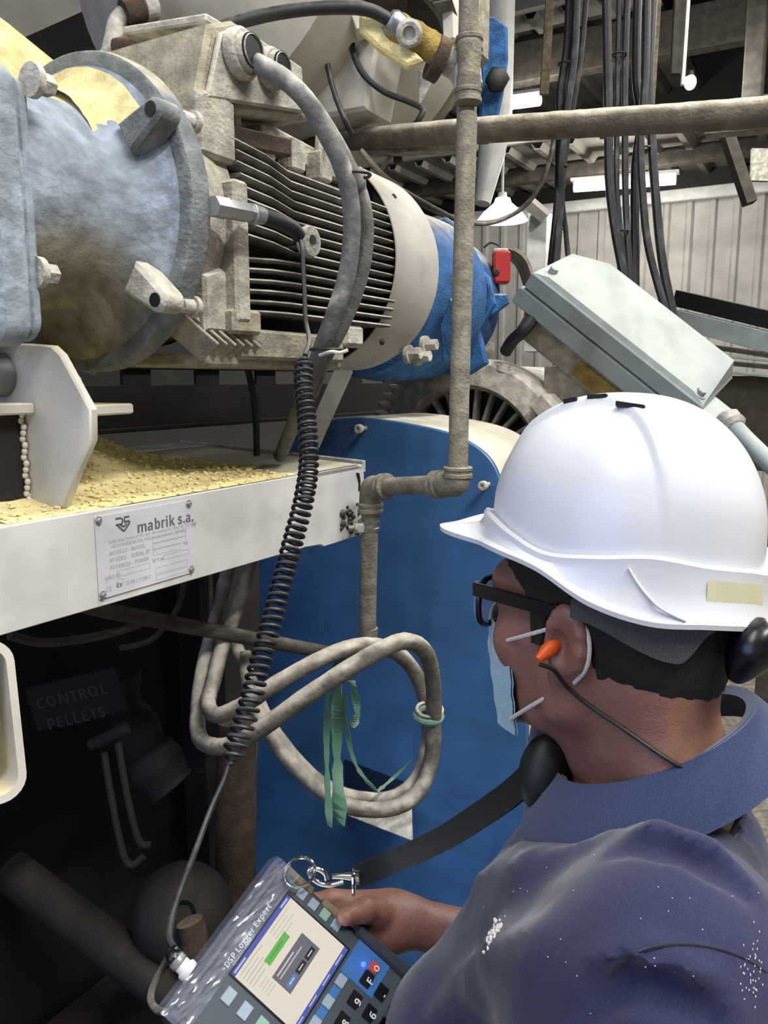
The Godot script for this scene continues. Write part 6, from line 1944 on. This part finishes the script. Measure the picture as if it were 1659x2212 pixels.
func hat() -> void:
	var pitch := deg_to_rad(1.43)
	var hyaw := deg_to_rad(39.3)
	var fu := Vector3(-cos(hyaw), 0, -sin(hyaw))
	hz = Vector3(-sin(hyaw), 0, cos(hyaw))
	hx = (fu * cos(pitch) + UY * sin(pitch)).normalized()
	hy = hz.cross(hx).normalized()
	if hy.y < 0: hy = -hy
	ho = Vector3(0.2059, 1.6412, -0.6866)
	var t := thing("hard_hat", "glossy white hard hat with vent slots along its raised crest", "hard hat", ho)
	var n := 300
	var rows := []
	for k in 61:
		var e := PI / 2 * (1.0 - k / 60.0)
		var r := PackedVector3Array()
		for i in n: r.append(hat_dome(TAU * i / n, minf(e, PI / 2 - 0.0005)))
		rows.append(r)
	for st in 9:
		var r := PackedVector3Array()
		for i in n:
			var ph := TAU * i / n
			var b := hat_r(ph)
			var dir := Vector2(cos(ph) * HRZ, sin(ph) * HRX).normalized()
			var g := hat_gutter(ph)
			var c := cos(ph)
			var front := smoothstep(0.70, 1.0, c)
			var drop := g - table(EDGE, ph)
			var out_ := lerpf(0.010, 0.046, front)
			var q: Array = [[0.0065, 0.0035], [0.0085, 0.001], [0.0085, -0.004], [0.0085 + 0.1 * out_, -0.45 * drop], [0.008 + 0.45 * out_, -0.8 * drop], [0.008 + out_, -drop + 0.001], [0.0075 + out_, -drop - 0.003], [0.005 + out_, -drop - 0.003], [-0.004, -0.55 * drop]][st]
			var p: Vector2 = b + dir * q[0]
			r.append(HT(p.x, g + q[1] + (0.004 * front if st > 3 and st < 8 else 0.0), p.y))
		rows.append(r)
	for k in range(0, 13):
		var e := PI / 2 * k / 12.0
		var r := PackedVector3Array()
		for i in n:
			var q := hat_dome(TAU * i / n, minf(e, PI / 2 - 0.0005))
			r.append(ho + (q - ho) * 0.968 - hy * 0.002)
		rows.append(r)
	var m := MB.new().grid(rows, true)
	m.fix(0)
	obj("shell", m, "hat", t, "", 32.0)
	for q in [[0.042, 0.008], [0.018, 0.011], [-0.016, 0.015]]:   # vent slots on both sides of the crest
		for s in [-1.0, 1.0]:
			var z: float = s * (0.0245 + 0.06 * smoothstep(0.02, -0.10, q[0]))
			var c := HT(q[0], 0, z)
			# drop on to the dome
			var best := 1e9
			var bp := c
			for i in 120:
				for e in [0.75, 0.82, 0.89, 0.96, 1.03, 1.1, 1.17, 1.24, 1.31, 1.38]:
					var d := hat_dome(TAU * i / 120.0, e)
					var l := Vector2((d - ho).dot(hx) - q[0], (d - ho).dot(hz) - z).length()
					if l < best:
						best = l
						bp = d
			var up := ((bp - ho) + hy * 0.05).normalized()
			obj("vent_slot", MB.new().box(HT(q[0], (bp - ho).dot(hy) - 0.0012, z), (hx - up * hx.dot(up)).normalized() * q[1] * 0.8, (hz * s).lerp(up, 0.3).normalized() * 0.0036, up * 0.0022, 0.0006), "black", t)
	# moulded seam on the skirt and the yellowed patch of an old sticker
	var seam := PackedVector3Array()
	for q in [[112.0, 0.0085, -0.006], [115.0, 0.009, -0.016], [119.0, 0.011, -0.026], [124.0, 0.0145, -0.034], [132.0, 0.0165, -0.039]]:
		var ph := deg_to_rad(q[0])
		var b: Vector2 = hat_r(ph) + Vector2(cos(ph) * HRZ, sin(ph) * HRX).normalized() * (q[1] + 0.0005)
		seam.append(HT(b.x, hat_gutter(ph) + q[2], b.y))
	obj("moulded_seam", MB.new().tube(smooth(Array(seam), 5), 0.0014, 6), "hat", t)
	rows = []
	for v in 2:
		for w in 2:
			var r := PackedVector3Array()
			for k in 9:
				var ph := deg_to_rad(140.0 + k * 3.5)
				var b: Vector2 = hat_r(ph) + Vector2(cos(ph) * HRZ, sin(ph) * HRX).normalized() * (0.0092 + 0.0015 * absf(v - 0.0) + (0.0006 if w == v else 0.0))
				r.append(HT(b.x, hat_gutter(ph) - 0.007 - 0.017 * v, b.y))
			rows.append(r)
	m = MB.new().grid([rows[0], rows[2]])
	L["patch"] = {m = SM.paint, c = lin("d3cfae"), d = lin("d3cfae"), lo = 0.0, hi = 1.0, amp = 0.0, fr = 1.0}
	m.flip(0)
	obj("sticker_mark", m, "patch", t, "yellowed mark of a sticker")
	# sweat band and ratchet
	rows = []
	for st in [[0.0, 0.0], [0.0, -0.05], [-0.003, -0.05], [-0.003, 0.0]]:
		var r := PackedVector3Array()
		for k in 41:
			var ph := deg_to_rad(92.0 + 52.0 * k / 40.0)
			var b := hat_r(ph) * 1.085
			var dir := b.normalized()
			b += dir * st[0]
			r.append(HT(b.x, -0.030 + st[1] * (0.30 + 0.5 * smoothstep(0.0, 0.75, k / 40.0) - 0.5 * smoothstep(0.75, 1.0, k / 40.0)), b.y))
		rows.append(r)
	rows.append(rows[0])
	m = MB.new().grid(rows)
	m.fix(0)
	L["band"] = {m = SM.cloth, c = lin("4b4a4c"), d = lin("4b4a4c"), lo = 0.0, hi = 1.0, amp = 0.0, fr = 1.0}
	obj("sweat_band", m, "band", t, "dark grey sweat band")
	m = MB.new().tube(smooth([P(1668, 1360, 0.60), P(1640, 1385, 0.60), P(1610, 1425, 0.605), P(1585, 1470, 0.61)], 6), [0.012, 0.013, 0.014, 0.014, 0.015, 0.016, 0.017, 0.018, 0.0185, 0.0185, 0.018, 0.017, 0.016, 0.015, 0.013, 0.011, 0.009, 0.007, 0.005], 16)
	obj("ratchet_strap", m, "frame_black", t, "glossy black nape strap")

func worn() -> void:
	# glasses
	var t := thing("glasses", "black framed glasses with wide temple arms", "glasses", H(0.09, 0.0, 0))
	for s in [1.0, -1.0]:
		var c := H(0.102, 0.012, 0.034 * s)
		var poly := []
		var pth := []
		for q in rrect(0.027, 0.022, 0.017, 5):
			pth.append(c + hw * q.x + UY * q.y - hu * 0.006 * absf(q.x * s + 0.0) / 0.027 * (1.0 if q.x * s > 0 else 0.0))
			poly.append(q * 0.99)
		obj("rim", MB.new().tube(smooth(pth, 2, true), 0.0028, 8, false, true), "frame_black", t)
		obj("lens", MB.new().prism(poly, c - hu * 0.0015, hw, UY, hu * 0.0018), "lens", t)
		var hg := H(0.098, 0.028, 0.066 * s)
		var er := H(-0.004, 0.031, 0.079 * s)
		obj("temple_arm", MB.new().bar(hg, er, hw, 0.0045, 0.0125, 0.0012), "frame_black", t)
		obj("temple_tip", MB.new().tube(smooth([er, H(-0.02, 0.024, 0.078 * s), H(-0.032, 0.0, 0.074 * s)], 5), 0.003, 8), "frame_black", t)
		obj("end_piece", MB.new().bar(H(0.101, 0.027, 0.058 * s), hg - hu * 0.003, UY, 0.013, 0.006, 0.001), "frame_black", t)
	obj("bridge", MB.new().tube(smooth([H(0.103, 0.018, 0.009), H(0.107, 0.021, 0), H(0.103, 0.018, -0.009)], 4), 0.0026, 8), "frame_black", t)
	# surgical mask
	t = thing("face_mask", "pale blue surgical mask with white ear loops", "face mask", H(0.1, -0.1, 0))
	var rows := []
	for w in 2:
		for k in 15:
			var kk := k if w == 0 else 14 - k
			var v := kk / 14.0
			var r := PackedVector3Array()
			for i in 25:
				var a := -1.0 + 2.0 * i / 24.0
				var y := lerpf(0.002 - 0.012 * absf(a), -0.122 + 0.018 * absf(a), v)
				var front := 0.124 - 0.006 * v - 0.012 * absf(v - 0.3)
				var x := front - (front - 0.056) * pow(absf(a), 2.3) + (0.0008 * sin(v * 26.0))
				var z := 0.064 * a * (1.0 - 0.18 * v * v)
				r.append(H(x - (0.002 if w else 0.0), y, z * (0.985 if w else 1.0)))
			rows.append(r)
	rows.append(rows[0])
	var m := MB.new().grid(rows)
	m.fix(0)
	obj("mask_sheet", m, "mask", t, "", 50.0)
	for q in [[0.06, -0.012, 0.065, 0.006, 0.014, 0.0745], [0.06, -0.088, 0.056, -0.004, -0.036, 0.068]]:
		var a := H(q[0], q[1], q[2])
		var b := H(q[3], q[4], q[5])
		obj("ear_loop", MB.new().tube(smooth([a, a.lerp(b, 0.5) + hw * 0.006, b], 5), 0.0019, 7), "loop", t)
	obj("ear_loop", MB.new().tube(smooth([H(-0.024, 0.03, 0.074), H(-0.033, 0.012, 0.077), H(-0.03, -0.01, 0.075), H(-0.016, -0.028, 0.07)], 5), 0.0019, 7), "loop", t)
	# ear plug on its cord
	t = thing("ear_plug", "orange ear plug on a thin black cord", "ear plug", H(0.0, -0.02, 0.08))
	obj("plug", MB.new().lathe(H(0.0, 0.004, 0.072), (hw * 0.8 + hu * 0.2 - UY * 0.5).normalized(), [Vector2(0, 0.005), Vector2(0.006, 0.0068), Vector2(0.014, 0.006), Vector2(0.02, 0.004), Vector2(0.024, 0.003)], 14), "orange", t)
	obj("cord", MB.new().tube(smooth([H(0.003, -0.012, 0.092)] + on_skin([1196, 1448, 1225, 1485, 1280, 1530, 1340, 1570, 1400, 1612, 1450, 1645, 1490, 1665], head_sdf, 0.002), 6), 0.0017, 7), "black", t)
